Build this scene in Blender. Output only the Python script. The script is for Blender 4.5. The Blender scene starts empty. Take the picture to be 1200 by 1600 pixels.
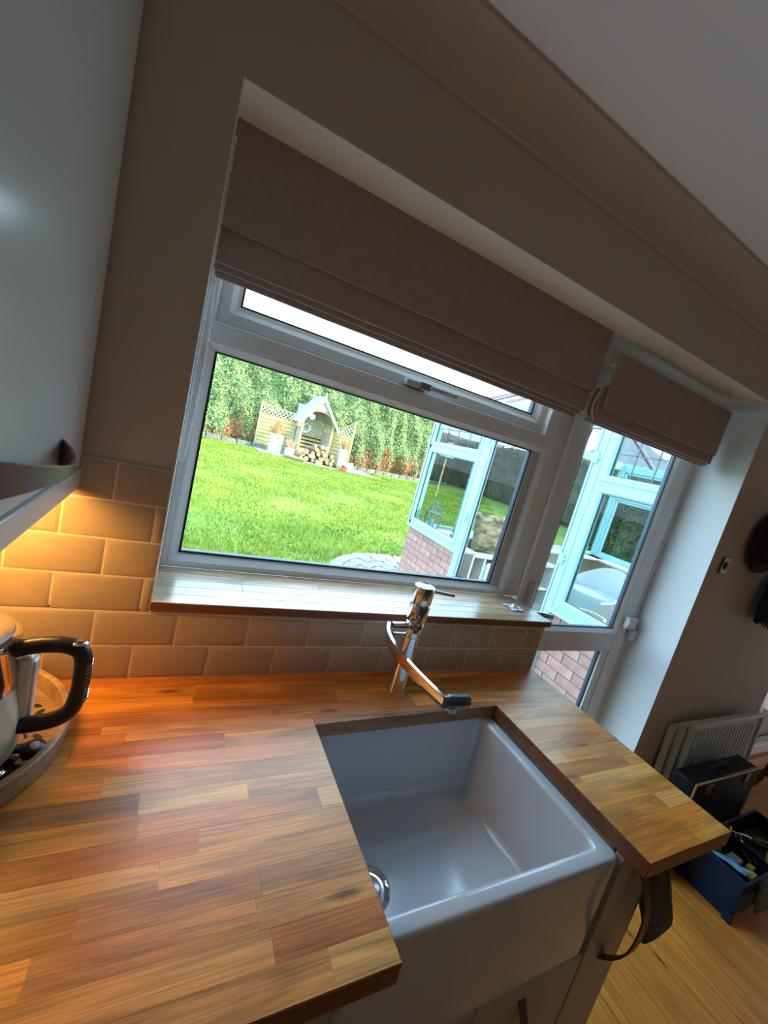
import bpy, math, random
from mathutils import Vector, Matrix
random.seed(7)
sc = bpy.context.scene
col = sc.collection

# ---------------------------------------------------------------- camera
cam_d = bpy.data.cameras.new('camera'); cam = bpy.data.objects.new('camera', cam_d); col.objects.link(cam)
RX = Vector((0.8771756, -0.4081962, 0.2528614)); RY = Vector((0.1571887, -0.2534809, -0.9544837)); RZ = Vector((0.4537122, 0.8769967, -0.1581835))
m = Matrix((RX, -RY, -RZ)).transposed().to_4x4(); m.translation = Vector((-1.2118, -0.9274, 1.5421))
cam.matrix_world = m
cam_d.sensor_fit = 'HORIZONTAL'; cam_d.sensor_width = 36; cam_d.lens = 641.454 * 36 / 1200
cam_d.clip_start = 0.02; cam_d.clip_end = 300
sc.camera = cam
sc.view_settings.view_transform = 'Standard'; sc.view_settings.look = 'None'
sc.view_settings.exposure = 0.52; sc.view_settings.gamma = 1.0; sc.view_settings.use_curve_mapping = False
try:
    sc.cycles.use_denoising = True
    sc.cycles.max_bounces = 10; sc.cycles.transparent_max_bounces = 24
    sc.cycles.sample_clamp_indirect = 6.0
except Exception: pass

# ---------------------------------------------------------------- sky and lamps
wd = bpy.data.worlds.new('sky'); sc.world = wd; wd.use_nodes = True
nt = wd.node_tree; nt.nodes.clear()
wo = nt.nodes.new('ShaderNodeOutputWorld'); wb = nt.nodes.new('ShaderNodeBackground')
tc = nt.nodes.new('ShaderNodeTexCoord'); sx = nt.nodes.new('ShaderNodeSeparateXYZ'); cr = nt.nodes.new('ShaderNodeValToRGB')
nt.links.new(tc.outputs['Generated'], sx.inputs[0]); nt.links.new(sx.outputs['Z'], cr.inputs[0])
cr.color_ramp.elements[0].position = 0.0; cr.color_ramp.elements[0].color = (0.58, 0.83, 1.0, 1)
cr.color_ramp.elements[1].position = 0.8; cr.color_ramp.elements[1].color = (0.44, 0.72, 1.0, 1)
nt.links.new(cr.outputs[0], wb.inputs[0]); wb.inputs[1].default_value = 4.8
nt.links.new(wb.outputs[0], wo.inputs[0])

def lamp(name, typ, loc, energy, color, **kw):
    d = bpy.data.lights.new(name, typ); o = bpy.data.objects.new(name, d); col.objects.link(o)
    o.location = loc; d.energy = energy; d.color = color
    for k, v in kw.items():
        if k == 'dir': o.rotation_euler = Vector(v).to_track_quat('-Z', 'Y').to_euler()
        else: setattr(d, k, v)
    return o
lamp('sun', 'SUN', (20, -20, 30), 7.5, (1.0, 0.90, 0.66), dir=(-0.75, 0.62, -0.62), angle=math.radians(8))
# added fill lamps behind and beside the camera, no windows modelled there
lamp('rear_fill_light', 'AREA', (0.3, -3.3, 1.6), 1.0, (0.92, 0.96, 1.0), dir=(0, 1, -0.1), shape='RECTANGLE', size=2.2, size_y=1.2)
lamp('side_fill_light', 'AREA', (4.3, -0.7, 0.9), 9, (0.78, 0.90, 1.0), dir=(-1, 0, 0.5), shape='RECTANGLE', size=1.6, size_y=1.8)  # added fill, set apart from the patio door and tilted up at the ceiling
lamp('under_cabinet_light', 'AREA', (-1.55, -0.10, 1.352), 3.6, (1.0, 0.47, 0.09), dir=(0, 0.15, -1), shape='RECTANGLE', size=0.26, size_y=0.06)

# ---------------------------------------------------------------- helpers
def tag(o, label=None, cat=None, group=None, kind=None):
    if label: o['label'] = label
    if cat: o['category'] = cat
    if group: o['group'] = group
    if kind: o['kind'] = kind
    return o
OFF = {}
def empty(name, loc, label=None, cat=None, group=None, kind=None):
    o = bpy.data.objects.new(name, None); col.objects.link(o); o.location = loc
    o.empty_display_size = 0.05
    OFF[o.name] = Vector(loc); return tag(o, label, cat, group, kind)
def link(o, parent=None):
    col.objects.link(o)
    if parent is not None: o.parent = parent
    OFF[o.name] = (OFF[parent.name] if parent is not None else Vector((0, 0, 0))) + Vector(o.location)
    return o
def frame(d):
    d = Vector(d).normalized(); a = Vector((0, 0, 1)) if abs(d.z) < .95 else Vector((1, 0, 0))
    u = d.cross(a).normalized(); return u, u.cross(d).normalized()
class MB:
    def __init__(s): s.v = []; s.f = []; s.mi = []
    def add(s, vs, fs, mi=0):
        n = len(s.v); s.v += [Vector(v) for v in vs]
        for f in fs: s.f.append([n + i for i in f]); s.mi.append(mi)
        return s
    def box(s, x0, x1, y0, y1, z0, z1, M=None, mi=0):
        vs = [(x, y, z) for z in (z0, z1) for y in (y0, y1) for x in (x0, x1)]
        if M: vs = [M(*v) for v in vs]
        return s.add(vs, [(0, 2, 3, 1), (4, 5, 7, 6), (0, 1, 5, 4), (2, 6, 7, 3), (0, 4, 6, 2), (1, 3, 7, 5)], mi)
    def bar(s, a, b, w, h, up=(0, 0, 1), mi=0):
        a = Vector(a); b = Vector(b); d = (b - a).normalized(); u = d.cross(Vector(up)).normalized(); n = u.cross(d)
        vs = [p + u * (i * w / 2) + n * (j * h / 2) for p in (a, b) for i, j in ((-1, -1), (1, -1), (1, 1), (-1, 1))]
        return s.add(vs, [(0, 3, 2, 1), (4, 5, 6, 7), (0, 1, 5, 4), (1, 2, 6, 5), (2, 3, 7, 6), (3, 0, 4, 7)], mi)
    def tube(s, pts, r, n=12, caps=True, mi=0):
        pts = [Vector(p) for p in pts]; k = len(pts); rs = r if isinstance(r, (list, tuple)) else [r] * k
        base = len(s.v); u = None
        for i, p in enumerate(pts):
            d = (pts[min(i + 1, k - 1)] - pts[max(i - 1, 0)])
            if u is None: u, w = frame(d)
            else:
                dn = d.normalized(); u = (u - dn * u.dot(dn)).normalized(); w = u.cross(dn)
            for j in range(n):
                a = 2 * math.pi * j / n; s.v.append(p + (u * math.cos(a) + w * math.sin(a)) * rs[i])
        for i in range(k - 1):
            for j in range(n):
                a = base + i * n + j; b = base + i * n + (j + 1) % n
                s.f.append([a, b, b + n, a + n]); s.mi.append(mi)
        if caps:
            s.f.append([base + j for j in range(n)][::-1]); s.f.append([base + (k - 1) * n + j for j in range(n)]); s.mi += [mi, mi]
        return s
    def sweep(s, pts, prof, ref=(0, 0, 1), closed=False, mi=0):
        # prof: list of (a, b): a along side axis, b along ref-ish axis
        pts = [Vector(p) for p in pts]; k = len(pts); n = len(prof); base = len(s.v); ref = Vector(ref)
        for i, p in enumerate(pts):
            if closed: d = (pts[(i + 1) % k] - pts[i - 1])
            else: d = (pts[min(i + 1, k - 1)] - pts[max(i - 1, 0)])
            d.normalize(); side = d.cross(ref).normalized(); up = side.cross(d)
            for a, b in prof: s.v.append(p + side * a + up * b)
        for i in range(k if closed else k - 1):
            i2 = (i + 1) % k
            for j in range(n):
                j2 = (j + 1) % n
                s.f.append([base + i * n + j, base + i * n + j2, base + i2 * n + j2, base + i2 * n + j]); s.mi.append(mi)
        if not closed:
            s.f.append([base + j for j in range(n)][::-1]); s.f.append([base + (k - 1) * n + j for j in range(n)]); s.mi += [mi, mi]
        return s
    def lathe(s, prof, c=(0, 0, 0), n=32, mi=0, sx=1, sy=1):
        base = len(s.v); c = Vector(c); k = len(prof)
        for r, z in prof:
            for j in range(n):
                a = 2 * math.pi * j / n; s.v.append(c + Vector((r * math.cos(a) * sx, r * math.sin(a) * sy, z)))
        for i in range(k - 1):
            for j in range(n):
                a = base + i * n + j; b = base + i * n + (j + 1) % n
                s.f.append([a, b, b + n, a + n]); s.mi.append(mi)
        if prof[0][0] > 1e-4: s.f.append([base + j for j in range(n)][::-1]); s.mi.append(mi)
        if prof[-1][0] > 1e-4: s.f.append([base + (k - 1) * n + j for j in range(n)]); s.mi.append(mi)
        return s
    def ring(s, u0, u1, z0, z1, prof, M=None, mi=0):
        # rectangular mitred ring; prof = closed list of (inset, depth); M maps (u, depth, z) to the world
        M = M or (lambda u, w, z: (u, w, z)); n = len(prof); base = len(s.v)
        for c in range(4):
            for i, w in prof:
                u = u0 + i if c in (0, 3) else u1 - i; z = z0 + i if c in (0, 1) else z1 - i
                s.v.append(Vector(M(u, w, z)))
        for c in range(4):
            c2 = (c + 1) % 4
            for j in range(n):
                j2 = (j + 1) % n
                s.f.append([base + c * n + j, base + c2 * n + j, base + c2 * n + j2, base + c * n + j2]); s.mi.append(mi)
        return s
    def sphere(s, c, r, n=12, m=8, sc3=(1, 1, 1), mi=0):
        prof = [(r * math.sin(math.pi * i / m), -r * math.cos(math.pi * i / m)) for i in range(m + 1)]
        base = len(s.v); s.lathe([(max(p[0], 1e-5), p[1]) for p in prof], (0, 0, 0), n, mi)
        for i in range(base, len(s.v)):
            v = s.v[i]; s.v[i] = Vector((v.x * sc3[0], v.y * sc3[1], v.z * sc3[2])) + Vector(c)
        return s
    def mesh(s, name, mats, o=Vector((0, 0, 0)), smooth=False):
        me = bpy.data.meshes.new(name); me.from_pydata([tuple(v - o) for v in s.v], [], s.f)
        for m_ in (mats if isinstance(mats, (list, tuple)) else [mats]): me.materials.append(m_)
        if len(me.materials) > 1: me.polygons.foreach_set('material_index', s.mi)
        if smooth: me.polygons.foreach_set('use_smooth', [True] * len(me.polygons))
        me.update(); return me
    def build(s, name, mats, parent=None, bevel=0, smooth=False, segs=2, label=None, cat=None, group=None, kind=None, norm=True, origin=None):
        po = OFF[parent.name] if parent is not None else Vector((0, 0, 0))
        if origin is None:
            xs = [v.x for v in s.v]; ys = [v.y for v in s.v]; zs = [v.z for v in s.v]
            origin = Vector(((min(xs) + max(xs)) / 2, (min(ys) + max(ys)) / 2, min(zs)))
        origin = Vector(origin)
        me = s.mesh(name, mats, origin, smooth)
        if norm:
            import bmesh
            b = bmesh.new(); b.from_mesh(me); bmesh.ops.recalc_face_normals(b, faces=b.faces); b.to_mesh(me); b.free()
        o = bpy.data.objects.new(name, me); o.location = origin - po; link(o, parent)
        if bevel:
            md = o.modifiers.new('bevel', 'BEVEL'); md.width = bevel; md.segments = segs; md.limit_method = 'ANGLE'; md.angle_limit = math.radians(40)
            md.harden_normals = False
        if smooth or bevel:
            me.polygons.foreach_set('use_smooth', [True] * len(me.polygons))
            try: me.set_sharp_from_angle(angle=math.radians(38))
            except Exception: pass
        return tag(o, label, cat, group, kind)
def inst(me, name, loc, parent, rot=None, scale=None):
    o = bpy.data.objects.new(name, me); o.location = Vector(loc) - (OFF[parent.name] if parent is not None else Vector((0, 0, 0)))
    if rot: o.rotation_euler = rot
    if scale: o.scale = scale
    return link(o, parent)
def bevbox(name, sx, sy, sz, mat, b=0.002, seg=1):
    import bmesh
    bm = bmesh.new(); bmesh.ops.create_cube(bm, size=1)
    for v in bm.verts: v.co = Vector((v.co.x * sx, v.co.y * sy, v.co.z * sz))
    if b: bmesh.ops.bevel(bm, geom=list(bm.edges), offset=b, segments=seg, affect='EDGES', profile=0.5)
    me = bpy.data.meshes.new(name); bm.to_mesh(me); bm.free(); me.materials.append(mat); return me

# ---------------------------------------------------------------- materials
MAT = {}
def P(name, c, rough=0.5, metal=0.0, c2=None, ns=8, nd=4, bump=0, bs=60, coat=0, spec=0.5, scale=(1, 1, 1), rnd=0, emit=None, es=0, trans=0, sheen=0, ramp=(0.35, 0.65)):
    m = bpy.data.materials.new(name); m.use_nodes = True; t = m.node_tree; b = t.nodes['Principled BSDF']
    b.inputs['Base Color'].default_value = (*c, 1); b.inputs['Roughness'].default_value = rough; b.inputs['Metallic'].default_value = metal
    b.inputs['Coat Weight'].default_value = coat; b.inputs['Coat Roughness'].default_value = 0.12
    b.inputs['Specular IOR Level'].default_value = spec; b.inputs['Transmission Weight'].default_value = trans
    if sheen: b.inputs['Sheen Weight'].default_value = sheen
    if emit: b.inputs['Emission Color'].default_value = (*emit, 1); b.inputs['Emission Strength'].default_value = es
    if c2 or bump:
        tc = t.nodes.new('ShaderNodeTexCoord'); mp = t.nodes.new('ShaderNodeMapping'); mp.inputs['Scale'].default_value = scale
        t.links.new(tc.outputs['Object'], mp.inputs[0])
    if c2:
        n = t.nodes.new('ShaderNodeTexNoise'); n.inputs['Scale'].default_value = ns; n.inputs['Detail'].default_value = nd
        t.links.new(mp.outputs[0], n.inputs['Vector'])
        r = t.nodes.new('ShaderNodeValToRGB'); r.color_ramp.elements[0].position = ramp[0]; r.color_ramp.elements[1].position = ramp[1]
        r.color_ramp.elements[0].color = (*c, 1); r.color_ramp.elements[1].color = (*c2, 1)
        t.links.new(n.outputs[0], r.inputs[0]); out = r.outputs[0]
        if rnd:
            oi = t.nodes.new('ShaderNodeObjectInfo'); hs = t.nodes.new('ShaderNodeHueSaturation')
            mr = t.nodes.new('ShaderNodeMapRange'); mr.inputs['To Min'].default_value = 1 - rnd; mr.inputs['To Max'].default_value = 1 + rnd
            t.links.new(oi.outputs['Random'], mr.inputs[0]); t.links.new(mr.outputs[0], hs.inputs['Value']); t.links.new(out, hs.inputs['Color']); out = hs.outputs[0]
        t.links.new(out, b.inputs['Base Color'])
    if bump:
        n = t.nodes.new('ShaderNodeTexNoise'); n.inputs['Scale'].default_value = bs; n.inputs['Detail'].default_value = 3
        t.links.new(mp.outputs[0], n.inputs['Vector']); bp_ = t.nodes.new('ShaderNodeBump'); bp_.inputs['Strength'].default_value = bump; bp_.inputs['Distance'].default_value = 0.01
        t.links.new(n.outputs[0], bp_.inputs['Height']); t.links.new(bp_.outputs[0], b.inputs['Normal'])
    MAT[name] = m; return m
def wood(name, stops, rough=0.35, grain=(1.5, 26, 26), axis='x', dark=0.62, coat=0.15, knots=True, own=False):
    m = bpy.data.materials.new(name); m.use_nodes = True; t = m.node_tree; b = t.nodes['Principled BSDF']
    N = t.nodes.new; L = t.links.new
    tc = N('ShaderNodeTexCoord'); oi = N('ShaderNodeObjectInfo'); ml = N('ShaderNodeMath'); ml.operation = 'MULTIPLY'; ml.inputs[1].default_value = 37.0
    L(oi.outputs['Random'], ml.inputs[0]); va = N('ShaderNodeVectorMath'); va.operation = 'ADD'; L(tc.outputs['Object'], va.inputs[0])
    cx = N('ShaderNodeCombineXYZ'); L(ml.outputs[0], cx.inputs[0]); L(ml.outputs[0], cx.inputs[1]); L(ml.outputs[0], cx.inputs[2]); L(cx.outputs[0], va.inputs[1])
    def nz(scale, s, d, dist=0):
        mp = N('ShaderNodeMapping'); mp.inputs['Scale'].default_value = scale; L(va.outputs[0], mp.inputs[0])
        n = N('ShaderNodeTexNoise'); n.inputs['Scale'].default_value = s; n.inputs['Detail'].default_value = d; n.inputs['Distortion'].default_value = dist; L(mp.outputs[0], n.inputs['Vector']); return n.outputs[0]
    a, bb, c = grain
    fig = nz((a, bb / 3, c / 3), 2.2, 5, 1.2); fine = nz((a * 2.5, bb * 5, c * 5), 2.5, 4, .2); big = nz((1, 1, 1), 3.0, 2)
    cr = N('ShaderNodeValToRGB'); cr.color_ramp.interpolation = 'LINEAR'; els = cr.color_ramp.elements
    els[0].position = 0; els[0].color = (*stops[0], 1); els[1].position = 1; els[1].color = (*stops[-1], 1)
    for i, s_ in enumerate(stops[1:-1]): e = els.new((i + 1) / (len(stops) - 1)); e.color = (*s_, 1)
    L(oi.outputs['Random'], cr.inputs[0])
    base = oi.outputs['Color'] if own else cr.outputs[0]
    def mulby(colr, fac, lo, hi, p0=.3, p1=.7):
        mr = N('ShaderNodeMapRange'); mr.inputs['From Min'].default_value = p0; mr.inputs['From Max'].default_value = p1
        mr.inputs['To Min'].default_value = lo; mr.inputs['To Max'].default_value = hi; L(fac, mr.inputs[0])
        mx = N('ShaderNodeMix'); mx.data_type = 'RGBA'; mx.blend_type = 'MULTIPLY'; mx.inputs['Factor'].default_value = 1
        L(colr, mx.inputs['A']); L(mr.outputs[0], mx.inputs['B']); return mx.outputs['Result']
    o = mulby(base, fig, dark, 1.16, .34, .62); o = mulby(o, fine, 0.74, 1.10, .36, .62); o = mulby(o, big, 0.85, 1.12)
    if knots:
        mp = N('ShaderNodeMapping'); mp.inputs['Scale'].default_value = (1.7, 6.5, 1); L(va.outputs[0], mp.inputs[0])
        vo = N('ShaderNodeTexVoronoi'); vo.inputs['Scale'].default_value = 1.0; vo.voronoi_dimensions = '2D'; L(mp.outputs[0], vo.inputs['Vector'])
        o = mulby(o, vo.outputs['Distance'], 0.3, 1.0, .015, .06)
    L(o, b.inputs['Base Color']); b.inputs['Roughness'].default_value = rough; b.inputs['Coat Weight'].default_value = coat; b.inputs['Coat Roughness'].default_value = .2
    bu = N('ShaderNodeBump'); bu.inputs['Strength'].default_value = .12; bu.inputs['Distance'].default_value = .002; L(fine, bu.inputs['Height']); L(bu.outputs[0], b.inputs['Normal'])
    MAT[name] = m; return m
def glassmat(name, tint=(1, 1, 1), refl=1.0):
    m = bpy.data.materials.new(name); m.use_nodes = True; t = m.node_tree; t.nodes.clear(); N = t.nodes.new
    o = N('ShaderNodeOutputMaterial'); mx = N('ShaderNodeMixShader'); tr = N('ShaderNodeBsdfTransparent'); gl = N('ShaderNodeBsdfGlossy'); fr = N('ShaderNodeFresnel')
    tr.inputs[0].default_value = (*tint, 1); gl.inputs['Roughness'].default_value = 0.01; fr.inputs['IOR'].default_value = 1.4
    mu = N('ShaderNodeMath'); mu.operation = 'MULTIPLY'; mu.inputs[1].default_value = refl
    ge = N('ShaderNodeNewGeometry'); sb = N('ShaderNodeMath'); sb.operation = 'SUBTRACT'; sb.inputs[0].default_value = 1.0; m3 = N('ShaderNodeMath'); m3.operation = 'MULTIPLY'
    t.links.new(ge.outputs['Backfacing'], sb.inputs[1]); t.links.new(sb.outputs[0], m3.inputs[0]); t.links.new(fr.outputs[0], m3.inputs[1])
    t.links.new(m3.outputs[0], mu.inputs[0]); t.links.new(mu.outputs[0], mx.inputs[0]); t.links.new(tr.outputs[0], mx.inputs[1]); t.links.new(gl.outputs[0], mx.inputs[2]); t.links.new(mx.outputs[0], o.inputs[0])
    MAT[name] = m; return m
wall_m = P('wall paint', (0.56, 0.455, 0.36), 0.75, c2=(0.54, 0.435, 0.34), ns=3, bump=.03, bs=200)
ceil_m = P('ceiling paint', (0.90, 0.88, 0.88), 0.8)
reveal_m = P('white reveal paint', (0.78, 0.82, 0.84), 0.6); soffit_m = P('cream soffit paint', (0.88, 0.78, 0.66), 0.6)
tile_m = P('cream glazed tile', (0.47, 0.385, 0.30), 0.18, c2=(0.44, 0.355, 0.275), ns=14, bump=.05, bs=9, coat=.3)
grout_m = P('grout', (0.74, 0.64, 0.50), 0.8)
upvc = P('white upvc', (0.86, 0.87, 0.87), 0.28, spec=.5)
upvc_out = P('sky-tinted exterior upvc', (0.33, 0.62, 0.64), 0.35)  # white uPVC with the sky's cyan cast put into its base colour
gasket = P('black gasket', (0.012, 0.013, 0.016), 0.5)
spacer = P('spacer bar', (0.05, 0.07, 0.12), 0.35, metal=.5)
glass_m = glassmat('window glass'); glass2_m = glassmat('conservatory glass', (.80, .83, .83), 0.45)
cab_m = P('satin cabinet paint', (0.72, 0.75, 0.73), 0.22, spec=.5)
cream_m = P('cream cabinet paint', (0.50, 0.44, 0.34), 0.4)
ceramic = P('white ceramic', (0.60, 0.62, 0.65), 0.12, coat=.5)
chrome = P('chrome', (0.78, 0.79, 0.82), 0.07, metal=1)
brushed = P('brushed steel', (0.55, 0.55, 0.56), 0.3, metal=1)
bronze = P('brushed bronze strap', (0.17, 0.095, 0.07), 0.38, metal=.4, c2=(0.22, 0.125, 0.095), ns=3)
fabric = P('taupe linen', (0.40, 0.295, 0.25), 0.95, c2=(0.36, 0.265, 0.225), ns=90, bump=.12, bs=700, sheen=.2)
lining = P('cream lining', (0.80, 0.72, 0.58), 0.95)
rubber_blk = P('black plastic', (0.012, 0.012, 0.014), 0.35)
black_m = P('matt black', (0.012, 0.012, 0.014), 0.6)
oak = wood('oiled oak stave', [(0.40, 0.165, 0.045), (0.60, 0.29, 0.095), (0.50, 0.22, 0.065), (0.68, 0.37, 0.14), (0.44, 0.18, 0.06), (0.62, 0.31, 0.11)], rough=.30, coat=.15, own=True, grain=(1.3, 24, 24), dark=.62)
oak_edge = wood('oak edge', [(0.20, 0.065, 0.022), (0.26, 0.09, 0.03)], rough=.42, knots=False)
sill_m = wood('oak sill', [(0.52, 0.33, 0.19), (0.60, 0.40, 0.25), (0.50, 0.30, .16)], rough=.3, coat=.9, knots=False)
floor_m = wood('oak floorboard', [(0.66, 0.235, 0.034), (0.76, 0.28, 0.042), (0.70, 0.255, 0.037)], rough=.33, grain=(1, 10, 10), dark=.85)
brick_m = P('red brick', (0.36, 0.175, 0.14), 0.9, c2=(0.42, 0.25, 0.21), ns=9, bump=.3, bs=60, rnd=.13)
mortar_m = P('mortar', (0.17, 0.14, 0.14), 0.95)
lawn_m = P('lawn', (0.085, 0.155, 0.010), 0.95, c2=(0.19, 0.25, 0.02), ns=1.1, nd=12, bump=.6, bs=30, ramp=(.3, .7))
def leafmat(name, a, b_, brown, zr, amt):
    m = bpy.data.materials.new(name); m.use_nodes = True; t = m.node_tree; bs_ = t.nodes['Principled BSDF']; N = t.nodes.new; L = t.links.new
    tc = N('ShaderNodeNewGeometry')
    n1 = N('ShaderNodeTexNoise'); n1.inputs['Scale'].default_value = 3.5; n1.inputs['Detail'].default_value = 8; L(tc.outputs['Position'], n1.inputs['Vector'])
    r1 = N('ShaderNodeValToRGB'); r1.color_ramp.elements[0].position = .38; r1.color_ramp.elements[1].position = .62
    r1.color_ramp.elements[0].color = (*a, 1); r1.color_ramp.elements[1].color = (*b_, 1); L(n1.outputs[0], r1.inputs[0])
    n2 = N('ShaderNodeTexNoise'); n2.inputs['Scale'].default_value = .75; n2.inputs['Detail'].default_value = 3
    mp = N('ShaderNodeMapping'); mp.inputs['Scale'].default_value = (1.4, 1.0, .45); L(tc.outputs['Position'], mp.inputs[0]); L(mp.outputs[0], n2.inputs['Vector'])
    sp = N('ShaderNodeSeparateXYZ'); L(tc.outputs['Position'], sp.inputs[0])
    mr = N('ShaderNodeMapRange'); mr.inputs['From Min'].default_value = zr[0]; mr.inputs['From Max'].default_value = zr[1]; mr.inputs['To Min'].default_value = amt; mr.inputs['To Max'].default_value = -.25; L(sp.outputs['Z'], mr.inputs[0])
    ad = N('ShaderNodeMath'); ad.operation = 'ADD'; L(n2.outputs[0], ad.inputs[0]); L(mr.outputs[0], ad.inputs[1])
    r2 = N('ShaderNodeMapRange'); r2.inputs['From Min'].default_value = .52; r2.inputs['From Max'].default_value = .62; L(ad.outputs[0], r2.inputs[0])
    mx = N('ShaderNodeMix'); mx.data_type = 'RGBA'; L(r2.outputs[0], mx.inputs['Factor']); L(r1.outputs[0], mx.inputs['A']); mx.inputs['B'].default_value = (*brown, 1)
    L(mx.outputs['Result'], bs_.inputs['Base Color']); bs_.inputs['Roughness'].default_value = .9
    MAT[name] = m; return m
hedge_m = leafmat('conifer foliage', (0.12, 0.21, 0.085), (0.30, 0.37, 0.14), (0.34, 0.19, 0.08), (-.1, 3.0), .21)
hedge2_m = leafmat('side hedge foliage', (0.065, 0.058, 0.028), (0.15, 0.12, 0.055), (0.16, 0.105, 0.055), (-.1, 3), .1)
green_m = leafmat('garden foliage', (0.03, 0.06, 0.02), (0.08, 0.12, 0.04), (0.1, 0.1, 0.04), (-.1, 3), -.1)
timber = P('pale treated timber', (0.36, 0.31, 0.13), 0.8, c2=(0.44, 0.38, 0.17), ns=4, scale=(1, 1, 6), rnd=.08)
timber_grey = P('weathered white timber', (0.34, 0.33, 0.30), 0.8, c2=(0.42, 0.40, 0.36), ns=5)
lath = P('pale lath', (.62, .58, .40), .8)
planter_m = P('cream planter', (.44, .44, .40), .7)
log_m = P('log bark', (0.20, 0.12, 0.08), 0.9, c2=(0.28, 0.18, 0.13), ns=20, rnd=.2)
log_end = P('log cut end', (0.42, 0.29, 0.14), 0.8, c2=(0.33, 0.20, 0.10), ns=14, rnd=.12)
stone = P('grey stone', (0.24, 0.23, 0.21), 0.9, c2=(0.32, 0.31, 0.28), ns=6, bump=.3, bs=40, rnd=.15)
white_p = P('white paint', (0.62, 0.62, 0.60), 0.5)
terra = P('red glazed pot', (0.62, 0.10, 0.05), 0.4)
dry = P('dry grass stems', (0.34, 0.22, 0.09), 0.9)
blue_m = P('navy plastic', (0.003, 0.018, 0.055), 0.4, spec=.3)
yellow_m = P('yellow plastic', (0.75, 0.62, 0.02), 0.35)
cyanm = P('pale blue plastic film', (0.15, 0.5, 0.85), 0.3)

# ---------------------------------------------------------------- the room shell
XL, XR, D, ZS, WT = -1.2206, 0.885, 0.2075, 2.0988, 0.91
wx0, wx1, ceil_z = -1.71, 4.6, 2.38
WY = 0.006; YO = 0.30
S = dict(kind='structure')
b = MB()
b.box(wx0, XL, WY, YO, -.12, 2.6); b.box(XL, 0, WY, YO, -.12, 1.0744); b.box(XL, XR, WY, YO, ZS, 2.6)
b.box(XR, 2.05, WY, YO, -.12, 2.6); b.box(2.05, 3.9, WY, YO, 2.08, 2.6); b.box(3.9, wx1, WY, YO, -.12, 2.6)
wall = b.build('wall_back', wall_m, **S)
b = MB(); b.box(wx0 - .15, wx0, -3.6, YO, -.12, 2.6); b.build('wall_left', wall_m, **S)
b = MB(); b.box(wx1, wx1 + .15, -3.6, YO, -.12, 2.6); b.build('wall_right', wall_m, **S)
b = MB(); b.box(wx0 - .15, wx1 + .15, -3.75, -3.6, -.12, 2.6); b.build('wall_front', P('bounce-cutting dark wall', (.10, .095, .075), .6), **S)  # unseen wall, made dark to cut bounce light on the sink front
b = MB(); b.box(wx0 - .15, wx1 + .15, -3.75, YO, ceil_z, ceil_z + .2); b.build('ceiling', ceil_m, **S)
# cornice between wall and ceiling: concave quarter with a lip
prof = [(0, 2.292), (-.006, 2.296)]
for i in range(9):
    a = math.pi / 2 * i / 8; prof.append((-.006 - .078 * (1 - math.cos(a)), 2.300 + .070 * math.sin(a)))
prof += [(-.092, 2.370), (-.092, ceil_z), (WY, ceil_z), (WY, 2.292)]
b = MB(); n = len(prof)
vs = [(x, y, z) for x in (wx0, wx1) for y, z in prof]
b.add(vs, [[j, (j + 1) % n, n + (j + 1) % n, n + j] for j in range(n)] + [list(range(n)), list(range(n, 2 * n))[::-1]])
o = b.build('trim_1', wall_m, smooth=True, **S)
# the floor: boards are parts
fl = empty('floor', (1, -1.7, 0), kind='structure')
b = MB(); b.box(wx0, wx1, -3.6, YO, -.12, -.014); b.build('subfloor', P('subfloor', (0.05, 0.03, 0.02), .9), fl, kind=None)
brd = bevbox('floorboard', 1.0, .1785, .014, floor_m, .0012)
x = wx0 + .09
while x < wx1:
    y = YO + random.random() * .8
    while y > -3.6:
        L_ = random.choice([1.5, 1.9, 2.3]); y1 = min(y, YO); y0 = max(y - L_, -3.6)
        if y1 - y0 > .05: inst(brd, 'floorboard', (x, (y0 + y1) / 2, -.007), fl, rot=(0, 0, math.pi / 2), scale=(y1 - y0 - .0015, 1, 1))
        y -= L_
    x += .18
b = MB(); b.box(XR, 2.05, -.012, WY, 0, .11); b.build('baseboard_back', upvc, bevel=.004, **S)

for nm, bx in (('soffit_plaster', (XL, XR, WY - .0005, D + .002, ZS - .0015, ZS + .0005)), ('reveal_plaster', (XR - .0015, XR + .0005, WY - .0005, D + .002, 0, ZS - .0015)), ('reveal_plaster', (XL - .0005, XL + .0012, WY - .0002, D + .002, 1.0948, ZS - .0015))):
    b = MB(); b.box(*bx); b.build(nm, soffit_m if 'soffit' in nm else reveal_m, wall)
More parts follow.
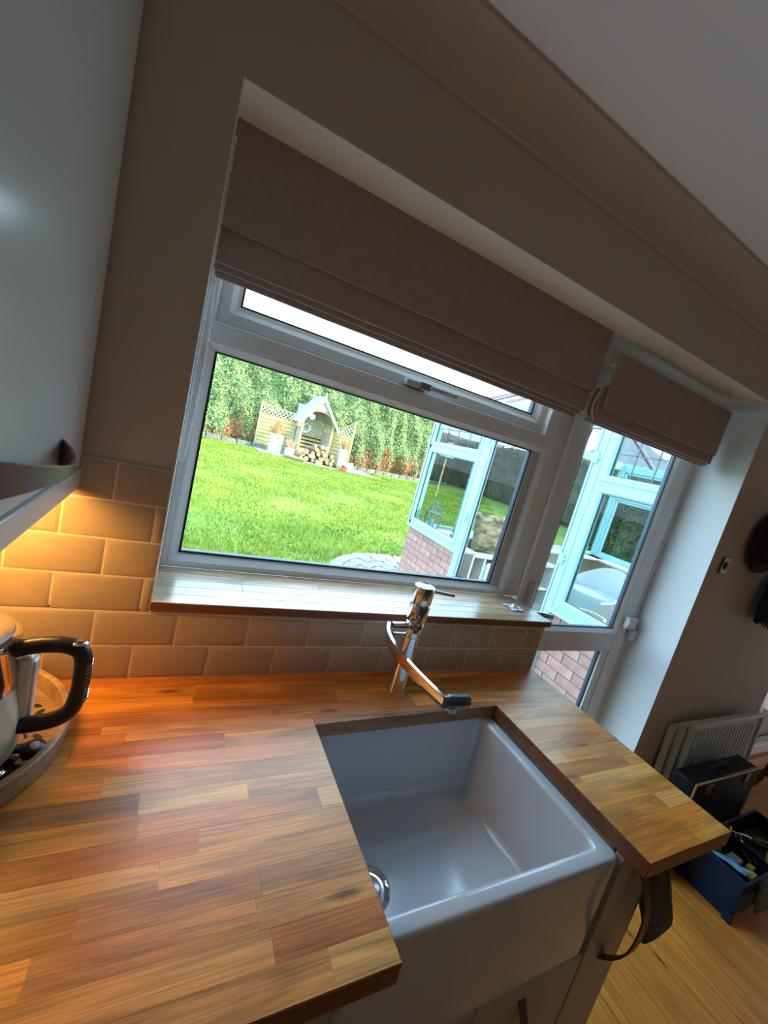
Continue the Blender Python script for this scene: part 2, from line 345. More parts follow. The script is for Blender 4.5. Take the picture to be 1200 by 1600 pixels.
# tiles on the window wall
h = .0782; TT = .1547; ta = -.2338
g = MB(); g.box(wx0, 0, .0012, WY + .0005, WT - .02, WT + .1644); g.box(wx0, XL, .0012, WY + .0005, WT + .16, WT + 6 * h)
g.build('grout', grout_m, wall)
tile_me = {}
def tile(x0, x1, z0, z1):
    w = x1 - x0; hh = z1 - z0
    if w < .006 or hh < .004: return
    key = (round(w, 4), round(hh, 4))
    if key not in tile_me:
        # pillowed face: bevelled box with a broad soft edge
        bb = MB(); e = .0012; gx, gz = w / 2 - e, hh / 2 - e
        i1 = min(.004, gx * .4, gz * .4); i2 = min(.009, gx * .7, gz * .7)
        lay = [(0, .003), (0, -.0035), (i1, -.0052), (i2, -.0060)]
        for ins, yy in lay:
            bb.v += [Vector(p) for p in ((-gx + ins, yy, -gz + ins), (gx - ins, yy, -gz + ins), (gx - ins, yy, gz - ins), (-gx + ins, yy, gz - ins))]
        for k in range(3):
            for j in range(4): bb.f.append([k * 4 + j, k * 4 + (j + 1) % 4, k * 4 + 4 + (j + 1) % 4, k * 4 + 4 + j]); bb.mi.append(0)
        bb.f.append([12, 13, 14, 15]); bb.mi.append(0)
        me = bb.mesh('tile', tile_m); tile_me[key] = me
        me.polygons.foreach_set('use_smooth', [True] * len(me.polygons))
        try: me.set_sharp_from_angle(angle=math.radians(30))
        except Exception: pass
    inst(tile_me[key], 'tile', ((x0 + x1) / 2, WY - .001, (z0 + z1) / 2), wall)
for r in range(6):
    off = ta + (TT / 2 if r % 2 == 0 else 0)
    z0 = WT + r * h; z1 = z0 + h; xmax = 0 if r < 2 else XL
    k = -12
    while True:
        x0 = off + k * TT; x1 = x0 + TT; k += 1
        if x0 >= xmax: break
        if x1 <= wx0: continue
        tile(max(x0, wx0), min(x1, xmax), z0, z1)
off = ta + TT / 2; k = -12       # the sliver of the third row under the window board
while True:
    x0 = off + k * TT; x1 = x0 + TT; k += 1
    if x0 >= 0: break
    if x1 <= XL: continue
    tile(max(x0, XL), min(x1, 0), WT + 2 * h, 1.0742)

# ---------------------------------------------------------------- window_1
ZB = 1.0945; YF = D
win = empty('window_1', (-.6, D + .03, ZB), kind='structure')
def framering(u0, u1, z0, z1, w, y0, y1, ch=.006, M=None):
    return MB().ring(u0, u1, z0, z1, [(0, y0), (w - ch, y0), (w, y0 + ch), (w, y1), (0, y1)], M)
b = MB()
b.box(XL, XL + .018, D, D + .065, ZB, ZS); b.box(-.031, .040, D, D + .065, ZB, ZS)
b.box(XL + .018, -.031, D, D + .065, ZB, ZB + .012); b.box(XL + .018, -.031, D, D + .065, 2.07, ZS)
b.box(XL + .018, -.031, D, D + .065, 1.678, 1.714)
b.build('outer_frame', upvc, win, bevel=.003)
def bead(u0, u1, z0, z1, w, y0, y1, parent, name='glazing_bead', M=None, mat=None):
    o = MB().ring(u0, u1, z0, z1, [(0, y0), (w * .25, y0), (w, y1), (w, y1 + .012), (0, y1 + .012)], M); return o.build(name, mat or upvc, parent)
def glaze(u0, u1, z0, z1, y, parent, M=None, gm=None, dark=True, gas=.0055):
    MM = M or (lambda u, w, z: (u, w, z))
    MB().ring(u0, u1, z0, z1, [(0, y - .001), (gas, y), (gas, y + .004), (0, y + .004)], M).build('gasket', gasket, parent)
    MB().ring(u0 - .002, u1 + .002, z0 - .002, z1 + .002, [(0, y + .006), (.007, y + .006), (.007, y + .020), (0, y + .020)], M).build('spacer_bar', spacer, parent)
    MB().box(u0 - .003, u1 + .003, y + .0035, y + .0060, z0 - .003, z1 + .003, MM).build('pane', gm or glass_m, parent)
bead(XL + .018, -.031, ZB + .012, 1.678, .0215, D + .001, D + .014, win)
# bead widths differ left/right: fill with a wider inner lip
MB().ring(XL + .018, -.031, ZB + .012, 1.678, [(.018, D + .012), (.0225, D + .013), (.0225, D + .04), (.018, D + .04)]).build('inner_lip', upvc, win)
b = MB(); b.box(-.094, -.050, D + .013, D + .04, 1.131, 1.6575); b.build('side_lip', white_p, win)
glaze(XL + .041, -.094, 1.131, 1.6575, D + .016, win)
# top-hung sash
b = MB(); b.ring(XL + .018, -.064, 1.714, 2.07, [(0, D + .002), (.006, D + .002), (.012, D + .022), (.012, D + .06), (0, D + .06)]); b.box(-.064, -.030, D + .001, D + .06, 1.714, 2.07)
b.build('sash_rebate', upvc, win)
sash = MB().ring(XL + .030, -.076, 1.727, 2.06, [(0, D + .024), (.026, D + .022), (.040, D + .034), (.049, D + .036), (.049, D + .06), (0, D + .06)]).build('sash', upvc, win)
glaze(XL + .079, -.125, 1.776, 2.011, D + .038, win)
hb = MB(); hb.box(-.665, -.585, D - .006, D + .022, 1.728, 1.746)
hd = hb.build('window_handle', white_p, win, bevel=.003)
hb = MB(); hb.box(-.625, -.585, D - .018, D - .004, 1.727, 1.747); hb.build('lock_button', P('grey plastic', (.25, .26, .27), .4), hd, bevel=.002)
hb = MB(); hb.box(-.59, -.49, D - .024, D - .014, 1.729, 1.744); hb.build('lever', white_p, hd, bevel=.004)

# window board (oak) with staves
sl = empty('window_sill', (-.6, .1, 1.0744), 'oak window sill board under the wide kitchen window, above the tiles', 'window sill')
ys = [-.003, .040, .083, .126, .169, D + .001]
for i in range(5):
    x = -1.2206 + (0 if i else 0); x0 = XL
    cuts = sorted([XL] + [XL + c for c in ((.30, .72), (.5, .95), (.2, .6, 1.0), (.42, .86), (.33, .8))[i]] + [.017])
    for a, c in zip(cuts[:-1], cuts[1:]):
        me = bevbox('stave', c - a - .0003, ys[i + 1] - ys[i] - .0003, .0200, sill_m, .0008)
        inst(me, 'stave', ((a + c) / 2, (ys[i] + ys[i + 1]) / 2, 1.0844), sl)
b = MB(); b.box(XL, .017, -.0045, -.003, 1.0744, 1.0940); b.build('front_edge', oak_edge, sl)

# ---------------------------------------------------------------- door_1 (glazed back door)
dr = empty('door_1', (.46, D + .03, 0), kind='structure')
b = MB(); b.box(.043, .066, D - .012, D + .06, 0, ZS); b.box(.865, XR, D + .0, D + .06, 0, ZS); b.box(.066, .865, D, D + .06, 2.06, ZS)
b.build('door_frame', upvc, dr, bevel=.003)
lf = MB()
lf.box(.070, .150, D + .002, D + .055, .03, 2.055); lf.box(.772, .862, D + .002, D + .055, .03, 2.055)
lf.box(.150, .772, D + .002, D + .055, .856, .943); lf.box(.150, .772, D + .002, D + .055, .03, .16); lf.box(.150, .772, D + .002, D + .055, 1.95, 2.055)
lf.build('door_leaf', upvc, dr, bevel=.003)
MB().ring(.140, .772, .943, 1.95, [(0, D + .003), (.006, D + .003), (.024, D + .014), (.024, D + .03), (0, D + .03)]).build('glazing_bead', upvc, dr)
glaze(.166, .748, .967, 1.926, D + .016, dr, gas=.005)
MB().ring(.140, .772, .16, .856, [(0, D + .003), (.002, D + .003), (.002, D + .03), (0, D + .03)]).build('glazing_bead', upvc, dr)
b = MB(); b.box(.722, .772, D + .006, D + .03, .16, .856); b.build('glazing_bead', upvc, dr, bevel=.004)
glaze(.144, .722, .164, .852, D + .016, dr, gas=.005)
b = MB(); b.box(.790, .862, D - .026, D + .004, .985, 1.045); hg = b.build('hinge', white_p, dr, bevel=.005)
b = MB(); b.box(.846, .884, D - .030, D + .002, .925, .983); b.build('hinge', white_p, dr, bevel=.005)
b = MB(); b.box(.788, .806, D - .032, D - .022, 1.0, 1.03); b.build('hinge_cap', brushed, hg, bevel=.003)
b = MB(); b.box(.092, .124, D - .012, D + .004, .93, 1.16); hp = b.build('door_handle', white_p, dr, bevel=.005)
b = MB(); b.tube([(.108, D, 1.05), (.108, D - .05, 1.05)], .009, 10); b.sweep([(.100, D - .055, 1.052), (.14, D - .062, 1.052), (.18, D - .062, 1.048), (.215, D - .06, 1.044)], [(-.006, -.010), (.006, -.010), (.006, .010), (-.006, .010)]); b.build('lever', brushed, hp, bevel=.003)

# ---------------------------------------------------------------- patio door beyond
d2 = empty('door_2', (2.9, D, 0), kind='structure')
b = MB(); b.ring(2.05, 3.9, 0, 2.08, [(0, D - .01), (.06, D - .01), (.075, D + .01), (.075, D + .06), (0, D + .06)]); b.box(2.70, 2.80, D - .005, D + .05, .07, 2.0)
b.box(2.12, 3.82, D - .03, D, .02, .10)
b.build('door_frame', upvc, d2, bevel=.004)
glaze(2.80, 3.825, .12, 2.005, D + .02, d2); glaze(2.125, 2.70, .12, 2.005, D + .02, d2)

# ---------------------------------------------------------------- worktop
wt = empty('worktop', (-.9, -.3, .875), 'oiled oak block worktop around the white sink, along the tiled wall', 'worktop')
sxl, sxr, ybl, ybr, yf = -.860, -.309, -.186, -.168, -.62
stave_me = {}
def stave(x0, x1, y0, y1):
    if x1 - x0 < .004 or y1 - y0 < .003: return
    me = bevbox('stave', x1 - x0 - .0002, y1 - y0 - .0002, .035, oak, .0007)
    inst(me, 'stave', ((x0 + x1) / 2, (y0 + y1) / 2, .8925), wt)
TONE = dict(gold=(0.800, 0.326, 0.057), orange=(0.760, 0.260, 0.039), tan=(0.800, 0.372, 0.098), brown=(0.580, 0.205, 0.048), pink=(0.740, 0.307, 0.082), pale=(0.900, 0.484, 0.139), purple=(0.540, 0.205, 0.061))
def stave(x0, x1, y0, y1, tone):
    if x1 - x0 < .004 or y1 - y0 < .003: return
    me = bevbox('stave', x1 - x0, y1 - y0, .035, oak, .00018)
    o = inst(me, 'stave', ((x0 + x1) / 2, (y0 + y1) / 2, .8925), wt)
    k = 1 + random.uniform(-.07, .07); c_ = TONE[tone]; o.color = (c_[0] * k, c_[1] * k, c_[2] * k, 1)
rows = [0, -.033, -.072, -.111, -.150, -.168] + [-.189 - .039 * k for k in range(11)] + [-.62]
fixed = {  # rows the photograph shows clearly: (end x, tone) from the left wall to the right
    5: [(-1.22, 'brown'), (-.60, 'pink'), (0, 'tan')],
    6: [(-1.30, 'orange'), (-1.05, 'brown'), (-.6, 'tan'), (0, 'pink')],
    7: [(-1.21, 'orange'), (-.7, 'pink'), (-.12, 'tan'), (0, 'gold')],
    8: [(-1.24, 'orange'), (-.86, 'tan'), (0, 'orange')],
    9: [(-1.185, 'purple'), (-1.02, 'pale'), (-.5, 'tan'), (-.2, 'tan'), (0, 'brown')],
    10: [(-1.183, 'gold'), (-.9, 'pink'), (-.25, 'pale'), (0, 'gold')],
    11: [(-1.10, 'orange'), (-.5, 'tan'), (-.06, 'orange'), (0, 'gold')],
    12: [(-1.35, 'orange'), (-1.15, 'tan'), (-.6, 'tan'), (-.27, 'gold'), (0, 'tan')],
    13: [(-1.235, 'gold'), (-1.02, 'pink'), (-.5, 'tan'), (0, 'gold')],
    14: [(-1.27, 'gold'), (-1.03, 'pink'), (-.5, 'tan'), (-.1, 'gold'), (0, 'tan')],
    15: [(-1.30, 'orange'), (-1.016, 'tan'), (-.86, 'brown'), (-.5, 'gold'), (0, 'orange')],
    16: [(-1.26, 'gold'), (-.95, 'tan'), (-.5, 'pale'), (-.12, 'orange'), (0, 'gold')]}
for i in range(len(rows) - 1):
    y1, y0 = rows[i], rows[i + 1]; full = y0 > ybr - .002
    segs = []
    if i in fixed:
        x = wx0
        for e_, t_ in fixed[i]: segs.append((x, e_, t_)); x = e_
    else:
        x = wx0 - random.random() * .3
        while x < 0:
            L_ = random.uniform(.22, .52); segs.append((max(x, wx0), min(x + L_, 0), random.choice(['orange', 'brown', 'orange', 'pink', 'gold']))); x += L_
    for a, c, t_ in segs:
        if full: stave(a, c, y0, y1, t_)
        else:
            if a < sxl: stave(a, min(c, sxl), y0, y1, t_)
            if c > sxr: stave(max(a, sxr), c, y0, y1, t_)
# sloping trim of the back strip above the sink (cut is slightly out of square)
b = MB(); b.add([(sxl, -.168, .8752), (sxr, -.168, .8752), (sxr, -.1695, .8752), (sxl, ybl, .8752), (sxl, -.168, .9097), (sxr, -.168, .9097), (sxr, -.1695, .9097), (sxl, ybl, .9097)],
      [(0, 3, 2, 1), (4, 5, 6, 7), (0, 1, 5, 4), (1, 2, 6, 5), (2, 3, 7, 6), (3, 0, 4, 7)]); o = b.build('stave', oak, wt); o.color = (.40, .18, .065, 1)
b = MB(); e = .0012
b.box(wx0, sxl, yf - e, yf, .8752, .9090); b.box(sxr, 0, yf - e, yf, .8752, .9090)
b.box(sxl, sxl + e, yf, -.19, .8752, .9090); b.box(sxr - e, sxr, yf, -.17, .8752, .9090); b.box(0, e, yf, 0, .8752, .9090)
b.build('cut_edge', oak_edge, wt, kind='stuff', label='dark reddish cut edges of the worktop')

# ---------------------------------------------------------------- sink
sk = empty('belfast_sink', (-.61, -.38, .62), 'large white ceramic butler sink set into the oak worktop', 'sink')
import bmesh
def sink_body():
    bm = bmesh.new()
    ox0, ox1, oy0, oy1, zt, zb = -.905, -.311, -.578, -.125, .872, .618
    ix0, ix1, iy0, iy1, zi = -.868, -.349, -.543, -.166, .662
    lo = [bm.verts.new(p) for p in ((ox0, oy0, zb), (ox1, oy0, zb), (ox1, oy1, zb), (ox0, oy1, zb))]
    hi = [bm.verts.new(p) for p in ((ox0, oy0, zt), (ox1, oy0, zt), (ox1, oy1, zt), (ox0, oy1, zt))]
    ih = [bm.verts.new(p) for p in ((ix0, iy0, zt), (ix1, iy0, zt), (ix1, iy1, zt), (ix0, iy1, zt))]
    il = [bm.verts.new(p) for p in ((ix0 + .008, iy0 + .008, zi), (ix1 - .008, iy0 + .008, zi), (ix1 - .008, iy1 - .008, zi), (ix0 + .008, iy1 - .008, zi))]
    bm.faces.new(lo[::-1]); bm.faces.new(il)
    for i in range(4):
        j = (i + 1) % 4
        bm.faces.new((lo[i], lo[j], hi[j], hi[i])); bm.faces.new((hi[i], hi[j], ih[j], ih[i])); bm.faces.new((ih[i], ih[j], il[j], il[i]))
    bm.edges.ensure_lookup_table()
    def E(a, c): return bm.edges.get((a, c))
    big = [E(lo[i], hi[i]) for i in range(4)] + [E(ih[i], il[i]) for i in range(4)]
    bmesh.ops.bevel(bm, geom=big, offset=.022, segments=5, affect='EDGES', profile=.5)
    z_e = [e for e in bm.edges if abs(e.verts[0].co.z - zi) < 1e-5 and abs(e.verts[1].co.z - zi) < 1e-5]
    bmesh.ops.bevel(bm, geom=z_e, offset=.02, segments=5, affect='EDGES', profile=.5, clamp_overlap=True)
    t_e = [e for e in bm.edges if abs(e.verts[0].co.z - zt) < 1e-5 and abs(e.verts[1].co.z - zt) < 1e-5 and len(e.link_faces) == 2 and (abs(e.link_faces[0].normal.z - e.link_faces[1].normal.z) > .5 or True) and any(f.calc_center_median().z < zt - .002 for f in e.link_faces)]
    bmesh.ops.bevel(bm, geom=t_e, offset=.009, segments=4, affect='EDGES', profile=.5, clamp_overlap=True)
    for f in bm.faces: f.smooth = True
    bmesh.ops.recalc_face_normals(bm, faces=bm.faces)
    me = bpy.data.meshes.new('basin'); bm.to_mesh(me); bm.free(); me.materials.append(ceramic)
    try: me.set_sharp_from_angle(angle=math.radians(50))
    except Exception: pass
    o = bpy.data.objects.new('basin', me); o.location = -OFF[sk.name]; link(o, sk); return o
sink_body()
b = MB(); b.lathe([(.045, .001), (.045, .004), (.040, .0055), (.034, .003), (.030, -.002), (.0001, -.002)], (-.735, -.372, .6622), 28); dn = b.build('drain', chrome, sk, smooth=True)
b = MB(); b.lathe([(.026, 0), (.026, .004), (.02, .007), (.0001, .0075)], (-.735, -.372, .6625), 20); b.build('drain_plug', brushed, dn, smooth=True)

# ---------------------------------------------------------------- tap
tp = empty('mixer_tap', (-.600, -.082, .91), 'tall chrome mixer tap with flat curved spout behind the sink', 'tap')
tx, ty = -.600, -.082
b = MB(); b.lathe([(.0252, 0), (.0252, .002), (.0240, .003), (.0235, .14), (.0235, .165)], (tx, ty, .91), 32)
b.lathe([(.0235, .166), (.0240, .168), (.0245, .205), (.0235, .207)], (tx, ty, .91), 32)
b.lathe([(.0235, .165), (.0228, .166), (.0228, .167), (.0235, .168)], (tx, ty, .91), 32); b.build('body', chrome, tp, smooth=True)
b = MB(); b.lathe([(.0245, .208), (.0262, .210), (.0268, .255), (.0262, .2575)], (tx, ty, .91), 32); b.build('collar', chrome, tp, smooth=True)
b = MB(); b.lathe([(.0262, .259), (.0272, .261), (.0280, .300), (.0272, .306), (.020, .309), (.0001, .310)], (tx - .001, ty, .91), 32); cp = b.build('lever_cap', chrome, tp, smooth=True)
b = MB(); b.tube([(tx + .02, ty, 1.204), (tx + .098, ty - .002, 1.196)], .0045, 10); b.build('lever', brushed, cp, smooth=True)
b = MB(); b.tube([(tx - .01, ty, 1.100), (tx - .070, ty - .002, 1.100)], .012, 16); b.tube([(tx - .01, ty, 1.074), (tx - .060, ty - .002, 1.078)], .006, 12); b.build('spout_joint', chrome, tp, smooth=True)
arm = [(-.676, -.078, 1.098), (-.694, -.115, 1.092), (-.696, -.165, 1.083), (-.688, -.215, 1.076), (-.676, -.265, 1.070), (-.664, -.310, 1.066), (-.655, -.345, 1.064)]
def smoothpath(p, k=5):
    p = [Vector(q) for q in p]; out = []
    for i in range(len(p) - 1):
        p0, p1, p2, p3 = p[max(i - 1, 0)], p[i], p[i + 1], p[min(i + 2, len(p) - 1)]
        for j in range(k):
            t = j / k; out.append(.5 * ((2 * p1) + (-p0 + p2) * t + (2 * p0 - 5 * p1 + 4 * p2 - p3) * t * t + (-p0 + 3 * p1 - 3 * p2 + p3) * t ** 3))
    return out + [p[-1]]
b = MB(); b.sweep(smoothpath(arm), [(-.004, -.012), (.004, -.012), (.0045, -.010), (.0045, .010), (.004, .012), (-.004, .012), (-.0045, .010), (-.0045, -.010)]); b.build('spout', chrome, tp, smooth=True)
b = MB(); b.tube([(-.662, -.338, 1.068), (-.650, -.338, 1.068), (-.648, -.338, 1.068), (-.602, -.338, 1.068), (-.598, -.338, 1.068)], [.012, .0125, .0145, .0145, .012], 20); nz_ = b.build('spray_head', P('dark gunmetal', (.10, .11, .14), .3, metal=.8), tp, smooth=True)
b = MB(); b.lathe([(.008, -.008), (.0105, -.006), (.0105, .004)], (-.635, -.338, 1.052), 16); b.build('aerator', white_p, nz_, smooth=True)

# ---------------------------------------------------------------- bow strap handle
def strap(name, p0, p1, out, width, mat, parent, depth=.034, up=None, thick=.004, taper=1.0, pw=2.6):
    p0 = Vector(p0); p1 = Vector(p1); out = Vector(out); n = 24; pts = []
    for i in range(n + 1):
        t = i / n; k = 1 - abs(2 * t - 1) ** pw; pts.append(p0.lerp(p1, t) + out * depth * k)
    ax = (p1 - p0).normalized(); side = ax.cross(out).normalized(); bb = MB(); base = 0
    for i, p in enumerate(pts):
        t = i / n; w = width / 2 * (taper + (1 - taper) * abs(2 * t - 1) ** 1.3)
        d = (pts[min(i + 1, n)] - pts[max(i - 1, 0)]).normalized(); nn = side.cross(d).normalized()
        for a, c in ((-w, -thick / 2), (w, -thick / 2), (w, thick / 2), (-w, thick / 2)): bb.v.append(p + side * a + nn * c)
    for i in range(n):
        for j in range(4): bb.f.append([i * 4 + j, i * 4 + (j + 1) % 4, i * 4 + 4 + (j + 1) % 4, i * 4 + 4 + j]); bb.mi.append(0)
    bb.f += [[0, 1, 2, 3], [n * 4 + 3, n * 4 + 2, n * 4 + 1, n * 4]]; bb.mi += [0, 0]
    return bb.build(name, mat, parent, bevel=.0008, smooth=True)

# ---------------------------------------------------------------- wall cabinet
CX = -1.376
for k, (y0, y1) in enumerate(((-.003, -.597), (-.603, -1.197), (-1.203, -1.797))):
    lab = ('tall pale grey wall cabinet against the tiled corner, bronze strap handle', 'pale grey wall cabinet second from the window wall', 'pale grey wall cabinet third from the window wall')[k]
    if k > 0: continue
    c = empty('wall_cabinet', (-1.55, (y0 + y1) / 2, 1.36), lab, 'cabinet')
    b = MB(); b.box(wx0, CX - .022, y1, y0, 1.360, 2.285); b.build('body', cab_m, c)
    dd = MB(); dd.box(CX - .020, CX, y1 + .0015, y0 - .001, 1.3585, 2.283); dd = dd.build('door', cab_m, c, bevel=.0015)
    strap('handle', (CX, -.145, 1.404), (CX, -.385, 1.404), (1, 0, 0), .042, bronze, dd, .037, taper=.35, pw=1.9)
    b = MB(); b.box(CX - .016, CX + .004, y1, y0, 1.318, 1.3565); b.build('pelmet', cab_m, c, bevel=.002)
b = MB(); b.box(-1.68, -1.42, -.14, -.06, 1.353, 1.359); o = b.build('under_cabinet_lamp', P('lamp diffuser', (.9, .8, .6), .5, emit=(1, .6, .2), es=3), label='slim warm lamp strip under the wall cabinet', cat='lamp')

# ---------------------------------------------------------------- base cabinets
def cabinet_front(parent, x0, x1, z0, z1, y=-.58):
    return MB().box(x0, x1, y, y + .020, z0, z1).build('door', cream_m, parent, bevel=.002)
c = empty('sink_cabinet', (-.56, -.3, 0), 'cream cabinet under the white sink with strap handles', 'cabinet')
b = MB(); b.box(-.90, -.17, -.556, -.01, .10, .614); b.box(-.302, -.17, -.556, -.01, .614, .872); b.box(-.165, -.118, -.562, -.01, .0, .872); b.box(-.90, -.17, -.525, -.50, 0, .1); b.build('body', cream_m, c, bevel=.001)
dl = cabinet_front(c, -.895, -.60, .12, .628); dR = cabinet_front(c, -.597, -.312, .12, .628)
dp = cabinet_front(c, -.306, -.168, .12, .868)
strap('handle', (-.472, -.58, .587), (-.472, -.58, .36), (0, -1, 0), .018, bronze, dR, .034)
strap('handle', (-.240, -.58, .845), (-.240, -.58, .596), (0, -1, 0), .022, bronze, dp, .046)
c = empty('base_cabinet', (-1.3, -.3, 0), 'cream base cabinet below the worktop left of the sink', 'cabinet')
b = MB(); b.box(wx0 + .002, -.912, -.556, -.01, .10, .873); b.box(wx0 + .002, -.912, -.525, -.50, 0, .1); b.build('body', cream_m, c)
for a_, c_ in ((-1.70, -1.31), (-1.307, -.915)): cabinet_front(c, a_, c_, .12, .868)

# hanging towel at the end of the unit
b = MB(); base = []
for i in range(13):
    t = i / 12
    for j in range(9):
        s_ = j / 8; w = .022 + .034 * t if t < .7 else .0458 - .10 * (t - .7)
        base.append(Vector((-.200 + .016 + .010 * math.sin(s_ * 9 + t * 2) * (0.4 + t) + .045 * t, -.585 + (s_ - .5) * 1.5 * w - .02 * t, .872 - .20 * t - .05 * (1 - abs(2 * s_ - 1)) * t)))
b.v = base; b.f = [[i * 9 + j, i * 9 + j + 1, i * 9 + j + 10, i * 9 + j + 9] for i in range(12) for j in range(8)]; b.mi = [0] * len(b.f)
o = b.build('hanging_cloth', P('dark grey towelling', (0.16, 0.145, 0.11), .98, c2=(.20, .18, .14), ns=60, bump=.4, bs=300), smooth=True, label='dark grey cloth hanging at the open end of the sink cabinet', cat='cloth')
md = o.modifiers.new('s', 'SOLIDIFY'); md.thickness = .006

# ---------------------------------------------------------------- roman blinds
def blind(name, x0, x1, layers, ztop, yb, label, ytop):
    r = empty(name, ((x0 + x1) / 2, ytop, ztop), label, 'blind')
    b = MB(); b.box(x0 + .004, x1 - .004, ytop + .010, ytop + .045, ztop - .03, ztop); b.build('headrail', white_p, r)
    for k, (zt, zb, y, dx) in enumerate(layers):
        t = .004; prof = [(y, zt), (y, zb + .004), (y + .002, zb), (y + .007, zb - .001), (y + .011, zb + .003), (y + .013, zt)]
        bb = MB(); n = len(prof); m_ = 18
        for i in range(m_ + 1):
            x = x0 + dx + (x1 - dx - x0 - dx) * i / m_; wob = .0012 * math.sin(i * 1.3 + k) + .0008 * math.sin(i * .5 + 2 * k)
            for yy, zz in prof: bb.v.append(Vector((x, yy + wob * (1 if zz < zt - .02 else .3), zz)))
        for i in range(m_):
            for j in range(n - 1): bb.f.append([i * n + j, i * n + j + 1, i * n + n + j + 1, i * n + n + j]); bb.mi.append(0)
        bb.f += [list(range(n)), list(range(m_ * n, m_ * n + n))[::-1]]; bb.mi += [0, 0]
        bb.build('fold', fabric, r, smooth=True)
    return r
bl = blind('roman_blind', XL + .002, -.004, [(ZS - .001, 1.897, .120, 0), (1.96, 1.829, .134, .002), (1.95, 1.817, .149, .004), (1.94, 1.806, .164, .007)], ZS - .0005, .12, 'wide taupe roman blind folded up above the kitchen window', .133)
bl2 = blind('roman_blind', .048, .800, [(2.040, 1.852, .100, 0), (1.93, 1.816, .114, -.012), (1.92, 1.808, .127, -.016), (1.92, 1.803, .140, -.02)], 2.042, .1, 'narrow taupe roman blind folded up above the glazed back door', .11)
# lining swags on the left side of the narrow blind
b = MB()
for k in range(4):
    y0_ = .118 + .016 * k; x_ = .045 - .013 * k
    b.sweep(smoothpath([(x_, y0_, 1.96 - .012 * k), (x_ - .014, y0_ + .008, 1.90), (x_ - .020, y0_ + .012, 1.85), (x_ - .006, y0_ + .004, 1.812)]), [(-.0012, -.0045), (.0012, -.0045), (.0012, .0045), (-.0012, .0045)], ref=(1, 0, 0))
b.build('lining', lining, bl2, smooth=True)
b = MB(); b.box(.018, .050, .135, D - .002, 2.0, 2.05); b.build('bracket', white_p, bl2, bevel=.003)
# bead chain loop on the left
b = MB()
def chain(pts, r=.0025, step=.0058):
    P_ = smoothpath(pts, 14); acc = 0; last = P_[0]; out = [last]
    for q in P_[1:]:
        while (q - last).length >= step: last = last + (q - last).normalized() * step; out.append(last)
    for q in out: b.sphere(q, r, 6, 4)
chain([(-1.2165, .118, 2.06), (-1.2165, .118, 1.80), (-1.2150, .112, 1.60), (-1.2160, .108, 1.44), (-1.2150, .110, 1.395), (-1.2090, .116, 1.388), (-1.2045, .124, 1.41), (-1.2010, .128, 1.52), (-1.2000, .130, 1.66), (-1.2100, .130, 1.80)])
b.build('bead_chain', P('white beads', (.92, .92, .92), .3), bl, smooth=True)

# ---------------------------------------------------------------- tray and kettle
tr = empty('round_tray', (-1.50, -.180, .91), 'round wooden tray with black leaf print under the kettle', 'tray')
tray_w = wood('tray wood', [(0.36, 0.24, 0.14), (0.42, 0.29, 0.17)], rough=.45, knots=False)
tray_in = P('tray inner wood', (0.60, 0.36, 0.13), .35, c2=(.68, .43, .18), ns=6)
b = MB(); b.lathe([(.172, 0), (.186, .003), (.190, .022), (.190, .042), (.187, .0445), (.181, .0445), (.178, .042), (.174, .014)], (-1.50, -.180, .91), 72); b.build('rim', tray_w, tr, smooth=True)
b = MB(); b.lathe([(.176, .006), (.176, .0135), (.0001, .0135)], (-1.50, -.180, .91), 64); b.build('base', P('tray print ground', (.78, .60, .36), .4), tr, smooth=False)
b = MB()
def leaf(cx, cy, a, l, w, z=.9242):
    n = 10; u = Vector((math.cos(a), math.sin(a), 0)); v = Vector((-math.sin(a), math.cos(a), 0)); c0 = Vector((cx, cy, z))
    b.add([c0 + u * l * math.cos(2 * math.pi * i / n) + v * w * math.sin(2 * math.pi * i / n) for i in range(n)], [list(range(n))])
for ring_i, (rr, cnt) in enumerate(((.150, 44), (.128, 36), (.104, 30))):
    for i in range(cnt):
        a = 2 * math.pi * i / cnt + ring_i * .05; leaf(-1.50 + rr * math.cos(a), -.18 + rr * math.sin(a), a + (.7 if i % 2 else 2.3), .0105, .0052)
b.build('leaf_print', black_m, tr, norm=False)
KX, KY = -1.456, -.225
kt = empty('kettle', (KX, KY, .9235), 'cream and chrome kettle with black ribbed handle on the tray', 'kettle')
kcream = P('kettle enamel', (.66, .66, .50), .22, coat=.4)
b = MB(); b.lathe([(.092, 0), (.096, .004), (.096, .010), (.090, .014), (.088, .020)], (KX, KY, .9245), 48); b.build('base_ring', chrome, kt, smooth=True)
b = MB(); b.lathe([(.088, .020), (.0905, .030), (.090, .06), (.086, .10), (.080, .130)], (KX, KY, .9245), 48); b.build('body', kcream, kt, smooth=True)
b = MB(); b.lathe([(.0795, .130), (.081, .134), (.080, .150), (.0745, .195), (.0765, .203), (.079, .207), (.078, .212), (.070, .216)], (KX, KY, .9245), 48); b.build('collar', chrome, kt, smooth=True)
b = MB(); b.lathe([(.070, .216), (.068, .221), (.050, .227), (.02, .230), (.0001, .231)], (KX, KY, .9245), 40); b.build('lid', brushed, kt, smooth=True)
b = MB(); b.lathe([(.022, 0), (.024, .004), (.020, .012), (.0001, .014)], (KX, KY, 1.155), 24); b.build('lid_knob', chrome, kt, smooth=True)
hdl = smoothpath([(KX + .070, KY + .004, 1.112), (KX + .100, KY + .004, 1.120), (KX + .135, KY + .002, 1.121), (KX + .156, KY, 1.108), (KX + .160, KY, 1.070), (KX + .158, KY, 1.035), (KX + .150, KY, 1.006), (KX + .125, KY, .990), (KX + .080, KY, .984)], 5)
